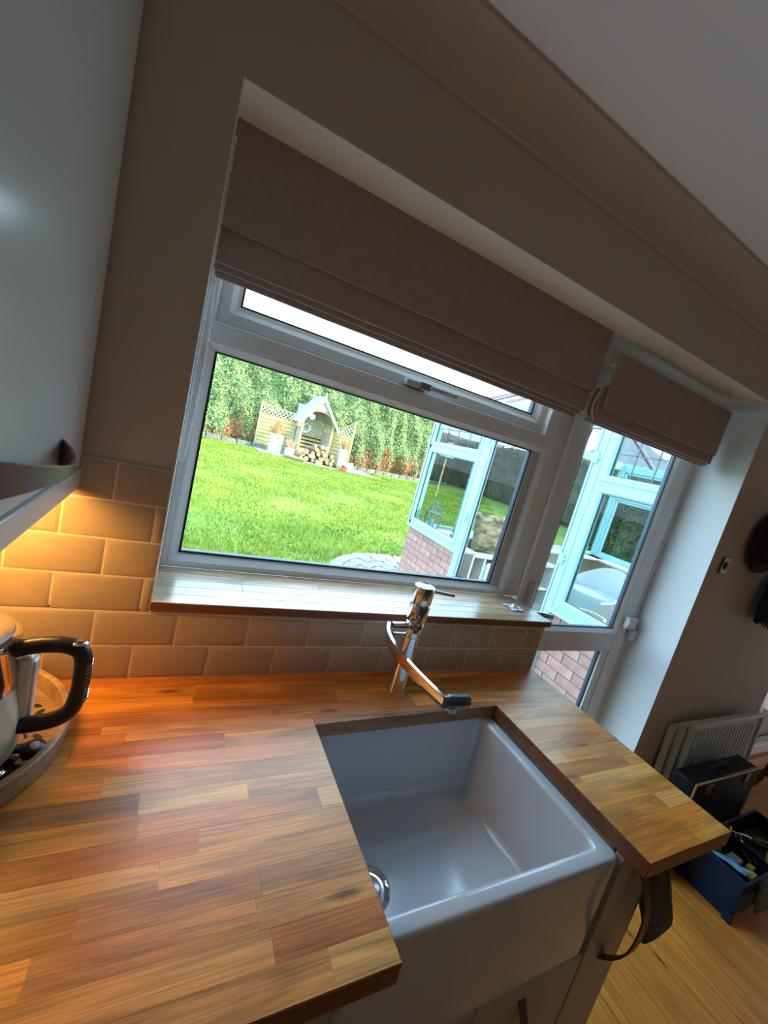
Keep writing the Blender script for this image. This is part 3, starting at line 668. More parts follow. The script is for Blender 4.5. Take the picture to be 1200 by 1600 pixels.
b = MB(); b.tube(hdl, [.0125] * len(hdl), 16); kh = b.build('handle', rubber_blk, kt, smooth=True)
for k in range(11):
    z = 1.030 + k * .0065
    b = MB(); n = 9; pts = [(KX + .1585 + .0128 * math.cos(a), KY + .0128 * math.sin(a), z + .006 * math.sin(a)) for a in [(-.95 + 1.3 * i / n) for i in range(n + 1)]]
    b.tube(pts, .0009, 6); b.build('rib', chrome, kh, smooth=True)
b = MB(); b.sphere((KX + .150, KY, 1.1265), .0105, 16, 8, (1.2, 1, .35)); b.build('handle_cap', chrome, kh, smooth=True)
b = MB(); b.box(KX + .072, KX + .100, KY + .004, KY + .030, .985, 1.092); b.box(KX + .078, KX + .096, KY + .000, KY + .034, .975, 1.100); b.build('water_gauge', P('clear plastic', (.80, .76, .70), .15, coat=.5), kt, bevel=.006)
b = MB(); b.lathe([(.013, 0), (.016, .004), (.016, .014), (.011, .018), (.0001, .019)], (KX + .112, KY - .008, .938), 20); sw_ = b.build('switch', rubber_blk, kt, smooth=True)
b = MB(); b.lathe([(.0065, 0), (.0065, .004), (.0001, .005)], (KX + .115, KY - .014, .9565), 16); b.build('switch_button', white_p, sw_, smooth=True)
b = MB(); b.box(KX + .08, KX + .112, KY - .012, KY + .0, .944, .952); b.build('switch_arm', rubber_blk, sw_)

# crumpled wrapper on the sill
b = MB(); c0 = Vector((-.075, .094, 1.0965)); n = 9
for i in range(n):
    for j in range(n):
        b.v.append(c0 + Vector(((i / 8 - .5) * .055 + random.uniform(-.004, .004), (j / 8 - .5) * .055 + random.uniform(-.004, .004), random.uniform(0, .016) * (1.1 - abs(i - 4) / 5) * (1.1 - abs(j - 4) / 5))))
b.f = [[i * n + j, i * n + j + 1, i * n + n + j + 1, i * n + n + j] for i in range(n - 1) for j in range(n - 1)]; b.mi = [0] * len(b.f)
b.build('plastic_wrapper', P('clear film', (.75, .80, .95), .12, coat=.8), label='crumpled clear plastic wrapper at the right end of the sill', cat='wrapper')

# ---------------------------------------------------------------- right-hand wall: switch, hat, bag
sw = empty('wall_switch', (.996, 0, 1.37), 'steel light switch plate on the wall right of the back door', 'switch')
b = MB(); b.box(.966, 1.026, -.004, WY, 1.368, 1.448); b.build('plate', P('aged bronze plate', (.16, .13, .11), .4, metal=.5), sw, bevel=.002)
b = MB(); b.box(.986, 1.006, -.0085, -.003, 1.392, 1.424); b.build('rocker', black_m, sw, bevel=.001)
b = MB()
for r_, z_ in (): pass
hx, hz = 1.265, 1.555
n = 28; prof = [(.165, 0), (.160, -.010), (.118, -.018), (.112, -.060), (.095, -.080), (.04, -.088), (.0001, -.088)]
for r_, yy in prof:
    for j in range(n):
        a = 2 * math.pi * j / n; b.v.append(Vector((hx + r_ * math.cos(a), -.012 + yy, hz + r_ * .92 * math.sin(a))))
for i in range(len(prof) - 1):
    for j in range(n): b.f.append([i * n + j, i * n + (j + 1) % n, i * n + n + (j + 1) % n, i * n + n + j]); b.mi.append(0)
b.f.append(list(range(n))); b.mi.append(0)
ht = empty('hanging_hat', (hx, 0, hz - .15), 'dark brown brimmed hat hung on the wall beyond the switch', 'hat')
b.build('felt', P('dark felt', (.014, .006, .005), .9), ht, smooth=True)
b = MB(); b.sweep([(hx + .1135 * math.cos(a), -.038, hz + .1045 * math.sin(a)) for a in [2 * math.pi * i / 28 for i in range(28)]], [(-.002, -.01), (.002, -.01), (.002, .01), (-.002, .01)], ref=(0, 1, 0), closed=True); b.build('hat_band', black_m, ht)
bg = empty('hanging_bag', (1.52, -.03, 1.16), 'dark cloth bag hanging on the wall below the hat', 'bag')
b = MB(); bagv = []
for i in range(11):
    t = i / 10; z = 1.44 - .27 * t
    for j in range(12):
        a = 2 * math.pi * j / 12; w = .08 + .065 * math.sin(t * 2.6) + .01 * math.sin(j * 2.3 + i)
        b.v.append(Vector((1.505 + w * math.cos(a) + .01 * math.sin(i * 1.7), -.045 + .038 * math.sin(a), z + .012 * math.sin(j * 1.9))))
for i in range(10):
    for j in range(12): b.f.append([i * 12 + j, i * 12 + (j + 1) % 12, i * 12 + 12 + (j + 1) % 12, i * 12 + 12 + j]); b.mi.append(0)
b.f += [list(range(12)), list(range(120, 132))]; b.mi += [0, 0]; b.build('cloth', P('dark green cloth', (.012, .022, .024), .8), bg, smooth=True)
b = MB(); b.tube([(1.45, -.04, 1.44), (1.47, -.02, 1.55), (1.5, .0, 1.6), (1.53, -.02, 1.55), (1.55, -.04, 1.44)], .006, 8); b.build('strap', black_m, bg, smooth=True)
b = MB()
for q in range(4): b.tube([(1.44 + .03 * q, -.05, 1.18), (1.43 + .035 * q, -.055, 1.15 - .008 * q)], [.008, .001], 6)
b.build('tassel', P('teal cloth', (.05, .10, .11), .7), bg)

# ---------------------------------------------------------------- radiators leaning against the wall
rad_m = P('white enamel', (.62, .65, .62), .35)
def radiator(x0, x1, y, zt, zb, label, tilt):
    r = empty('radiator', ((x0 + x1) / 2, y, 0), label, 'radiator', 'loose radiator panels leaning on the wall')
    def M(u, w, z): return (u, y + w - (zt - z) * tilt, z)
    MB().box(x0, x1, 0, .010, zb, zt, M).build('panel', rad_m, r, bevel=.003)
    MB().box(x0 - .004, x1 + .004, -.008, .018, zt - .012, zt + .004, M).build('top_rail', rad_m, r, bevel=.002)
    MB().box(x0 - .006, x0 + .006, -.010, .02, zb, zt, M).build('side_rail', rad_m, r, bevel=.002)
    MB().box(x1 - .006, x1 + .006, -.010, .02, zb, zt, M).build('side_rail', rad_m, r, bevel=.002)
    n = int((x1 - x0 - .08) / .034)
    me = bevbox('flute', .020, .010, (zt - zb) - .07, rad_m, .004, 1)
    for i in range(n):
        x = x0 + .045 + i * .034; p = M(x, -.003, (zt + zb) / 2); inst(me, 'flute', p, r, rot=(math.atan(-tilt), 0, 0))
radiator(1.16, 1.86, -.066, .632, .0, 'pale ribbed radiator panel, frontmost of those leaning by the wall', .05)
radiator(1.125, 1.80, -.042, .612, .0, 'radiator panel sandwiched in the middle of the leaning panels', .05)
radiator(1.09, 1.76, -.018, .585, .0, 'rearmost leaning radiator panel, right against the wall', .05)

# black hard case in front of the radiators
cs = empty('hard_case', (1.27, -.165, 0), 'black hard tool case standing in front of the radiator panels', 'case')
b = MB(); b.box(.98, 1.58, -.218, -.122, 0.0, .468); b.build('shell', P('black shell', (.004, .004, .006), .55, spec=.2), cs, bevel=.012)
b = MB(); b.ring(.978, 1.582, .002, .470, [(0, -.2165), (.003, -.2215), (.008, -.2195), (.008, -.214), (0, -.214)]); b.build('rim', P('ochre rim', (.42, .27, .08), .5), cs)
b = MB(); b.sweep(smoothpath([(1.21, -.17, .468), (1.22, -.17, .490), (1.28, -.17, .496), (1.34, -.17, .490), (1.35, -.17, .468)]), [(-.01, -.005), (.01, -.005), (.01, .005), (-.01, .005)], ref=(0, 1, 0)); b.build('handle', black_m, cs)
lat = P('latch metal', (.18, .16, .12), .4, metal=.6)
for x_ in (1.10, 1.46): b = MB(); b.box(x_ - .02, x_ + .02, -.224, -.214, .41, .455); b.build('latch', lat, cs, bevel=.002)

# open tool tote
tb = empty('tool_box', (1.33, -.30, 0), 'open navy blue plastic tool box on the oak floor below the worktop end', 'tool box')
X0, X1, Y0, Y1, ZT = 1.085, 1.72, -.450, -.05, .200
Y1 = -.315 + .0
Y1 = -.232
def tub(x0, x1, y0, y1, z0, z1, t=.006, taper=.012):
    b = MB(); o = [(x0 + taper, y0 + taper, z0), (x1 - taper, y0 + taper, z0), (x1 - taper, y1 - taper, z0), (x0 + taper, y1 - taper, z0), (x0, y0, z1), (x1, y0, z1), (x1, y1, z1), (x0, y1, z1),
       (x0 + t, y0 + t, z1), (x1 - t, y0 + t, z1), (x1 - t, y1 - t, z1), (x0 + t, y1 - t, z1), (x0 + t + taper, y0 + t + taper, z0 + t), (x1 - t - taper, y0 + t + taper, z0 + t), (x1 - t - taper, y1 - t - taper, z0 + t), (x0 + t + taper, y1 - t - taper, z0 + t)]
    f = [(3, 2, 1, 0), (12, 13, 14, 15)]
    for i in range(4):
        j = (i + 1) % 4; f += [(i, j, j + 4, i + 4), (i + 4, j + 4, j + 8, i + 8), (i + 8, j + 8, j + 12, i + 12)]
    return b.add(o, f)
tub(X0, X1, Y0, Y1, 0, ZT).build('tub', blue_m, tb, bevel=.003)
b = MB(); b.ring(X0 - .006, X1 + .006, Y0 - .006, Y1 + .006, [(0, -.010), (.012, -.010), (.012, .004), (0, .004)], lambda u, w, z: (u, z, ZT + w)); b.build('lip', blue_m, tb, bevel=.002)
for x_ in (1.155, 1.37): b = MB(); b.box(x_, x_ + .007, Y0 + .02, Y1 - .02, .08, .185); b.build('divider', blue_m, tb)
b = MB(); b.box(X0 - .004, X0 + .012, Y0 - .003, Y0 + .03, 0, .035); b.box(X0 - .004, X0 + .012, Y1 - .03, Y1, 0, .035); b.build('foot', blue_m, tb, bevel=.003)
b = MB(); b.box(1.17, 1.37, Y0 + .025, Y1 - .03, .10, .125); b.box(1.38, 1.70, Y0 + .025, Y1 - .03, .12, .145); b.build('lift_out_tray', black_m, tb, bevel=.003)
def tapemeas(x, y, z, lab):
    r = empty('tape_measure', (x, y, z), lab, 'tape measure', 'yellow tape measures in the tool box')
    b = MB(); b.tube([(x, y - .013, z + .020), (x, y + .013, z + .020)], .020, 18); b.build('case', yellow_m, r, bevel=.003)
    b = MB(); b.tube([(x, y - .0145, z + .020), (x, y + .0145, z + .020)], .011, 14); b.build('hub', black_m, r)
tapemeas(1.300, -.392, .126, 'yellow round tape measure in the tool box, further from the box edge')
tapemeas(1.262, -.414, .126, 'yellow round tape measure in the tool box, nearer the box edge')
def screwdriver(x, y, a, mat, lab, l=.1):
    r = empty('screwdriver', (x, y, .150), lab, 'screwdriver', 'screwdrivers in the tool box'); d = Vector((math.cos(a), math.sin(a), .05)); p = Vector((x, y, .158))
    b = MB(); b.tube([p, p + d * .01, p + d * .05, p + d * .085, p + d * .095], [.009, .013, .011, .013, .008], 10); b.build('grip', mat, r, smooth=True)
    b = MB(); b.tube([p + d * .095, p + d * (.095 + l)], .003, 8); b.build('shaft', chrome, r)
screwdriver(1.43, -.25, .4, yellow_m, 'screwdriver with yellow grip near the middle of the tool box')
screwdriver(1.42, -.41, .3, yellow_m, 'screwdriver with yellow grip at the right edge of the picture in the tool box')
screwdriver(1.60, -.36, 2.6, P('green grip', (.05, .25, .08), .4), 'screwdriver with green grip at the back of the tool box')
screwdriver(1.22, -.30, .9, P('orange grip', (.7, .22, .03), .4), 'screwdriver with orange grip by the worktop corner')
for k, (x, y, a) in enumerate(((1.42, -.30, .8), (1.50, -.30, 2.4))):
    r = empty('pliers', (x, y, .146), ('steel pliers lying open behind the tape measures', 'steel pliers lying at the back of the tool box')[k], 'pliers', 'pliers in the tool box')
    d = Vector((math.cos(a), math.sin(a), 0)); n_ = Vector((-d.y, d.x, 0)); p = Vector((x, y, .16))
    for s_ in (-1, 1): b = MB(); b.tube([p, p - d * .04 + n_ * s_ * .014, p - d * .09 + n_ * s_ * .018, p - d * .12 + n_ * s_ * .010], [.005, .006, .006, .005], 8); b.build('grip', P('dull red grip', (.22, .05, .03), .5) if 'dull red grip' not in MAT else MAT['dull red grip'], r, smooth=True)
    b = MB(); b.tube([p - d * .01, p + d * .01, p + d * .05], [.008, .012, .004], 8); b.build('jaw', chrome, r, smooth=True)
b = MB(); b.box(1.215, 1.275, -.370, -.325, .1262, .170); b.build('small_box', P('pale grey card', (.45, .47, .50), .5), bevel=.003, label='small pale grey box standing in the tool box tray', cat='box')
b = MB()
for i, (x, y, z) in enumerate(((1.093, -.300, .196), (1.097, -.34, .2), (1.105, -.37, .205), (1.11, -.40, .203), (1.115, -.43, .205))):
    b.v += [Vector((x, y, z + .006)), Vector((x + .012 + .022 * (i / 4), y + .004, z + .008 + .004 * (i % 2))), Vector((x + .02 + .045 * (i / 4), y + .012 * (i % 2), z - .004 + .008 * (i % 3)))]
b.f = [[i * 3 + j, i * 3 + j + 1, i * 3 + 4 + j, i * 3 + 3 + j] for i in range(4) for j in range(2)]; b.mi = [0] * 8
o = b.build('plastic_packet', cyanm, smooth=True, label='crumpled pale blue plastic packet along the edge of the tool box', cat='packet'); md = o.modifiers.new('s', 'SOLIDIFY'); md.thickness = .003
for k, (x, z) in enumerate(((1.215, .170), (1.262, .165))):
    r = empty('work_glove', (x, -.465, .06), ('grey work glove hanging on the tool box, nearer the floor boards', 'grey work glove hanging on the tool box, further right')[k], 'glove', 'work gloves hanging from the tool box')
    gm = P('glove grey', (.16, .17, .13), .9) if k == 0 else MAT['glove grey']
    b = MB(); b.tube([(x, -.466, z), (x, -.474, z - .04), (x - .004, -.476, z - .085)], [.016, .024, .021], 10); b.build('palm', gm, r, smooth=True)
    for q in range(4): b = MB(); b.tube([(x - .018 + .011 * q, -.476, z - .08), (x - .022 + .013 * q, -.478, z - .118 + .004 * abs(q - 1.5))], [.0062, .005], 8); b.build('finger', gm, r, smooth=True)
    b = MB(); b.tube([(x + .018, -.474, z - .04), (x + .033, -.478, z - .07)], [.008, .0055], 8); b.build('thumb', gm, r, smooth=True)

# dining chair beyond, only its splayed leg comes into the picture
ch = empty('dining_chair', (2.62, -.22, 0), 'dark wooden chair with turned splayed legs at the right edge of the picture', 'chair')
dk = P('dark turned wood', (.075, .032, .014), .35, coat=.2)
cx0, cy0 = 2.58, -.22
for sx_, sy_ in ((-1, 1), (-1, -1), (1, 1), (1, -1)):
    top = Vector((cx0 + sx_ * .13, cy0 + sy_ * .12, .43)); bot = Vector((cx0 + sx_ * .27, cy0 + sy_ * .21, 0)); 
    b = MB(); ts = (0, .08, .25, .30, .33, .36, .40, .55, .62, .66, .70, .85, 1); rs = (.012, .014, .020, .021, .014, .019, .015, .023, .016, .021, .015, .019, .013)
    b.tube([bot.lerp(top, t) for t in ts], list(rs), 14); b.build('leg', dk, ch, smooth=True)
b = MB(); b.lathe([(.0001, .425), (.19, .425), (.215, .435), (.218, .448), (.20, .456), (.0001, .450)], (cx0, cy0, 0), 36); b.build('seat', dk, ch, smooth=True)
b = MB(); b.tube([(cx0 - .2, cy0 - .0, .17), (cx0 + .2, cy0, .17)], .011, 10); b.tube([(cx0 - .21, cy0 - .17, .15), (cx0 - .21, cy0 + .17, .15)], .011, 10); b.tube([(cx0 + .21, cy0 - .17, .15), (cx0 + .21, cy0 + .17, .15)], .011, 10); b.build('stretcher', dk, ch, smooth=True)
for q in range(5): b = MB(); a = -.5 + .25 * q; b.tube([(cx0 + .17, cy0 + .30 * a, .45), (cx0 + .26, cy0 + .38 * a, .85)], .008, 10); b.build('spindle', dk, ch, smooth=True)
b = MB(); b.sweep(smoothpath([(cx0 + .235, cy0 - .22, .85), (cx0 + .265, cy0 - .1, .875), (cx0 + .27, cy0, .88), (cx0 + .265, cy0 + .1, .875), (cx0 + .235, cy0 + .22, .85)]), [(-.01, -.025), (.01, -.025), (.01, .025), (-.01, .025)]); b.build('top_rail', dk, ch, bevel=.004)

# ================================================================ outside
ZG = -.12
g = MB(); NX, NY = 60, 60
g.v = [Vector((-14 + 34 * i / NX, .3 + 26 * j / NY, ZG + .025 * math.sin(i * .9) * math.sin(j * .7))) if j > 2 else Vector((-14 + 34 * i / NX, .3 + 26 * j / NY, ZG)) for j in range(NY + 1) for i in range(NX + 1)]
g.f = [[j * (NX + 1) + i, j * (NX + 1) + i + 1, (j + 1) * (NX + 1) + i + 1, (j + 1) * (NX + 1) + i] for j in range(NY) for i in range(NX)]; g.mi = [0] * len(g.f)
lw = g.build('garden_lawn', lawn_m, kind='structure', smooth=True)
b = MB(); b.box(-60, 90, .3, 120, ZG - .4, ZG - .10); b.build('far_ground', P('far ground', (.12, .16, .06), .95), kind='structure')
rg = random.Random(3)
g = MB()
for i in range(110000):
    u = rg.random(); y = 3.4 + 15.4 * u ** 1.5; x = -7.5 + rg.random() * (9 + y * .75)
    if (x > 1.25 and y < 3.6) or (x - 1.75) ** 2 + (y - 3.2) ** 2 < 1.6: continue
    a = rg.random() * 6.28; hgt = .03 + .035 * rg.random(); w = .004 + .0012 * y; dx, dy = math.cos(a) * w, math.sin(a) * w; lx, ly = rg.uniform(-.02, .02), rg.uniform(-.02, .02)
    z = ZG + .0
    g.v += [Vector((x - dx, y - dy, z)), Vector((x + dx, y + dy, z)), Vector((x + lx, y + ly, z + hgt))]; k = len(g.v); g.f.append([k - 3, k - 2, k - 1]); g.mi.append(0)
gb = P('grass blade', (0.11, 0.19, 0.012), .9, c2=(0.23, 0.29, 0.025), ns=1.2, nd=8)
g.build('grass', gb, kind='stuff', norm=False, label='short bright green lawn grass outside the kitchen window', cat='grass')
# path / patio of pavers in the near corner
pt = empty('patio', (0.9, 2.6, ZG), kind='structure')
b = MB(); b.box(-6, 1.38, .3, 3.3, ZG, ZG + .028); b.lathe([(.0001, .029), (1.24, .029), (1.24, 0)], (1.75, 3.2, ZG), 40); b.build('bedding', P('paver joint', (.13, .13, .10), .95), pt)
pav = P('paver', (.24, .23, .20), .9, c2=(.32, .30, .27), ns=10, rnd=.15)
for rr in range(1, 8):
    R0 = .165 * rr; n_ = max(5, int(2 * math.pi * R0 / .24))
    for i in range(n_):
        a = 2 * math.pi * (i + .5 * (rr % 2)) / n_; cx_, cy_ = 1.75 + R0 * math.cos(a), 3.2 + R0 * math.sin(a)
        if cy_ < 3.1 or (cx_ > 1.28 and cy_ < 3.5): continue
        me = MAT.get('_pav') or bevbox('paver', .155, .21, .035, pav, .008); MAT['_pav'] = me
        inst(me, 'paver', (cx_, cy_, ZG + .030 + rg.uniform(-.003, .004)), pt, rot=(0, 0, a))
for iy in range(6):
    for ix in range(9):
        me = MAT.get('_slab') or bevbox('slab', .44, .44, .035, pav, .006); MAT['_slab'] = me
        inst(me, 'slab', (-2.6 + ix * .45, .6 + iy * .45, ZG + .032), pt)

# hedge along the far side, dense conifer foliage
def hedgerow(name, pts, zt, thick, mat, nleaf, label, lsz=(.04, .10), cat='hedge'):
    c = Vector((sum(p[0] for p in pts) / len(pts), sum(p[1] for p in pts) / len(pts), ZG))
    r = empty(name, c, label, cat)
    core = MB(); r2 = random.Random(len(pts) * 7 + nleaf); lf = MB()
    lens = [(Vector((*pts[i + 1], 0)) - Vector((*pts[i], 0))).length for i in range(len(pts) - 1)]; tot = sum(lens)
    def surf(s_, z):
        # offset of the front face: bulging clipped bushes
        return .16 * math.sin(s_ * 2.1 + .8 * math.sin(z * 1.3)) + .10 * math.sin(s_ * 5.3 + z * 2.0) + .08 * math.sin(z * 3.1 + s_) - .22 * max(0, .5 - (z - ZG)) * 2
    def at(s_):
        for i, L_ in enumerate(lens):
            if s_ <= L_ or i == len(lens) - 1: break
            s_ -= L_
        a = Vector((*pts[i], 0)); d = (Vector((*pts[i + 1], 0)) - a).normalized(); return a + d * s_, Vector((d.y, -d.x, 0))
    NS = int(tot / .3); NZ = 14
    for i in range(NS + 1):
        s_ = tot * i / NS; p, nn = at(s_)
        for j in range(NZ + 1):
            z = ZG + .22 + (zt - ZG - .22) * j / NZ; q = p + nn * (surf(s_, z) - .10 - (.25 if j == NZ else 0)); core.v.append(Vector((q.x, q.y, z)))
        q = p - nn * thick; core.v.append(Vector((q.x, q.y, zt))); core.v.append(Vector((q.x, q.y, ZG + .0))); core.v.append(Vector((p - nn * .45).to_tuple()[:2] + (ZG,)))
    K = NZ + 4
    for i in range(NS):
        for j in range(K): core.f.append([i * K + j, i * K + (j + 1) % K, (i + 1) * K + (j + 1) % K, (i + 1) * K + j]); core.mi.append(0)
    core.build('inner_growth', mat, r, smooth=False)
    for i in range(nleaf):
        s_ = r2.random() * tot; z = ZG + .1 + r2.random() ** .95 * (zt - ZG); p, nn = at(s_); q = p + nn * (surf(s_, z) + r2.uniform(-.12, .10)); q.z = z
        l = r2.uniform(*lsz); w = l * .38; d = Vector((r2.uniform(-1, 1), r2.uniform(-1, 1), r2.uniform(-.2, 1.3))).normalized(); sd = d.cross(nn + Vector((r2.uniform(-.5, .5), 0, r2.uniform(-.5, .5)))).normalized()
        lf.v += [q - d * l, q + sd * w, q + d * l, q - sd * w]; k = len(lf.v); lf.f.append([k - 4, k - 3, k - 2, k - 1]); lf.mi.append(0)
    lf.build('foliage', mat, r, norm=False, kind='stuff')
    return r
hedgerow('conifer_hedge', [(-7, 18.6), (1.6, 19.8), (7, 19.6), (12.6, 21.9)], 4.75, 1.2, hedge_m, 125000, 'tall clipped green conifer hedge with brown patches across the end of the garden')
hedgerow('side_hedge', [(13.5, 23.0), (17.3, 25.0), (16.4, 17.5), (15.8, 9), (15.5, 2.5)], 3.3, 1.0, hedge2_m, 16000, 'dull brown-green side hedge seen through the conservatory glass')
# timber board edging in front of the hedge
ed = empty('lawn_edging', (5, 19, ZG), 'low grey stone edging between the lawn and the conifer hedge', 'edging')
line = [(-7, 17.75), (1.5, 18.95), (6.8, 18.75), (12.4, 20.9), (15.2, 22.8)]
for i in range(len(line) - 1):
    a = Vector((*line[i], 0)); c = Vector((*line[i + 1], 0)); L_ = (c - a).length; n_ = int(L_ / .62); d = (c - a).normalized(); ang = math.atan2(d.y, d.x)
    for k in range(n_):
        p = a + d * (L_ * (k + .5) / n_); me = MAT.get('_edge') or bevbox('edging_stone', .615, .10, .24, P('edging concrete', (.13, .13, .125), .95, c2=(.19, .19, .18), ns=5, rnd=.12), .012); MAT['_edge'] = me
        inst(me, 'edging_stone', (p.x, p.y, ZG + .08 + rg.uniform(-.01, .01)), ed, rot=(0, 0, ang + rg.uniform(-.03, .03)))

# ---------------------------------------------------------------- arbour seat with trellis wings
GX, GY = 4.18, 18.15; ZA = ZG
ar = empty('garden_arbour', (GX, GY, ZA), 'pale timber arbour seat with pitched roof and trellis side panels in the garden', 'arbour')
ca, sa = math.cos(math.radians(7)), math.sin(math.radians(7))
def A(u, w, z): return (GX + u * ca - w * sa, GY + u * sa + w * ca, ZA + z)   # u right, w back
HE, HA, HW, DP = 1.82, 2.98, .93, 1.10
# stone base
b = MB(); b.box(-1.15, 1.25, -.55, DP + .1, 0, .05, A); b.build('plinth', stone, ar)
for u in (-.76, .76):
    for w in (0, DP - .1): b = MB(); b.box(u - .045, u + .045, w, w + .09, .05, HE + .25, A); b.build('post', timber, ar)
for u0 in (-.755, .735):   # side walls of boards with lattice above
    for k in range(8): b = MB(); b.box(u0, u0 + .02, .09, DP - .1, .08 + k * .17, .08 + k * .17 + .160, A); b.build('side_board', timber_grey, ar)
    b = MB()
    for k in range(8): b.bar(A(u0 + .01, .10 + .11 * k, 1.46), A(u0 + .01, min(.10 + .11 * k + .4, 1.0), 1.46 + .4), .02, .008); b.bar(A(u0 + .01, .10 + .11 * k, 1.86), A(u0 + .01, min(.10 + .11 * k + .4, 1.0), 1.46), .02, .008)
    b.build('side_lattice', lath, ar, kind='stuff')
for k in range(3): b = MB(); b.box(-.72, .72, DP - .12, DP - .09, .56 + k * .17, .56 + k * .17 + .105, A); b.build('backrest_slat', timber, ar)
for k in range(5): b = MB(); b.box(-.72, .72, .32 + k * .13, .32 + k * .13 + .11, .44, .47, A); b.build('seat_slat', timber, ar)
b = MB(); b.box(-.72, .72, .32, .35, .10, .44, A); b.build('seat_front', timber, ar)
b = MB(); b.box(-.76, .76, DP - .02, DP + .0, .08, .56, A); b.build('back_board', timber, ar)
b = MB()
def lattice(b, u0, u1, z0, z1f, w, step, sl=.022, M=A, z1c=None):
    # diagonal laths clipped to the region between z0 and z1f(u)
    for s_ in (-1, 1):
        c = u0 - 3.0
        while c < u1 + 3.0:
            seg = []
            for i in range(101):
                u = u0 + (u1 - u0) * i / 100; z = z0 + (u - c) * s_ if s_ > 0 else z0 + (c - u)
                if z0 <= z <= z1f(u): seg.append((u, z))
            if len(seg) > 1: b.bar(M(seg[0][0], w, seg[0][1]), M(seg[-1][0], w + .004 * s_, seg[-1][1]), sl, .008, up=(0, 1, 0))
            c += step
lattice(b, -.72, .72, 1.10, lambda u: 1.92, DP - .10, .13, .028); b.build('back_lattice', lath, ar, kind='stuff')
for z in (1.08, 1.93): b = MB(); b.box(-.74, .74, DP - .13, DP - .07, z, z + .05, A); b.build('rail', timber, ar)
b = MB(); b.box(-.76, .76, DP, DP + .02, 1.9, 2.5, A); b.build('gable_back', timber_grey, ar)
# gable front with arch and small lattice
n = 16; arc = []
for i in range(n + 1):
    a = math.pi * i / n; arc.append((-.70 * math.cos(a), 1.78 + .56 * math.sin(a)))
outer = []
for i in range(n + 1):
    u = -.80 + 1.6 * i / n; outer.append((u, HE + .08 + (HA - HE - .22) * (1 - abs(u) / .80)))
b = MB()
for w in (-.02, .015):
    b.v += [Vector(A(u, w, z)) for u, z in arc] + [Vector(A(u, w, max(z, arc[i][1] + .10 if 2 < i < n - 2 else z))) for i, (u, z) in enumerate(outer)]
K = 2 * (n + 1)
for i in range(n):
    b.f += [[i, i + 1, n + 2 + i, n + 1 + i], [K + i, K + n + 1 + i, K + n + 2 + i, K + i + 1], [i, K + i, K + i + 1, i + 1], [n + 1 + i, n + 2 + i, K + n + 2 + i, K + n + 1 + i]]; b.mi += [0] * 4
b.build('gable_arch', timber, ar)
b = MB(); lattice(b, -.34, .34, 2.42, lambda u: 2.86 - abs(u) * 1.25, -.035, .085, .022); b.build('gable_lattice', white_p, ar, kind='stuff')
def bargeboard(s_, w):
    b = MB(); b.bar(A(0, w, HA - .03), A(s_ * HW, w, HE - .10), .035, .15, up=(0, 1, 0)); 
    return b
for s_ in (-1, 1):
    b = MB(); a0 = Vector(A(0, -.16, HA)); a1 = Vector(A(s_ * (HW + .08), -.16, HE - .16)); dz = Vector((0, 0, -.16)); yb_ = Vector(A(0, -.13, 0)) - Vector(A(0, -.16, 0))
    b.add([a0, a1, a1 + dz * .8, a0 + dz, a0 + yb_, a1 + yb_, a1 + dz * .8 + yb_, a0 + dz + yb_], [(0, 1, 2, 3), (4, 7, 6, 5), (0, 4, 5, 1), (1, 5, 6, 2), (2, 6, 7, 3), (3, 7, 4, 0)]); b.build('bargeboard', white_p, ar)
    nb = 11   # roof boards
    for k in range(nb):
        t0, t1 = k / nb, (k + 1) / nb + .02
        def rp(t, w, o): return A(s_ * (HW + .10) * t, w, HA + .02 - (HA - HE + .18) * t + o)
        b = MB(); b.add([rp(t0, -.15, 0), rp(t1, -.15, .018), rp(t1, DP + .15, .018), rp(t0, DP + .15, 0), rp(t0, -.15, .02), rp(t1, -.15, .036), rp(t1, DP + .15, .036), rp(t0, DP + .15, .02)], [(0, 3, 2, 1), (4, 5, 6, 7), (0, 1, 5, 4), (1, 2, 6, 5), (2, 3, 7, 6), (3, 0, 4, 7)])
        b.build('roof_board', timber_grey, ar)
b = MB(); b.bar(A(0, -.2, HA + .05), A(0, DP + .18, HA + .05), .07, .05); b.build('ridge_board', white_p, ar)
b = MB(); b.lathe([(.03, 0), (.045, .05), (.02, .08), (.035, .12), (.0001, .19)], A(0, -.14, HA + .05), 12); b.build('finial', white_p, ar, smooth=True)
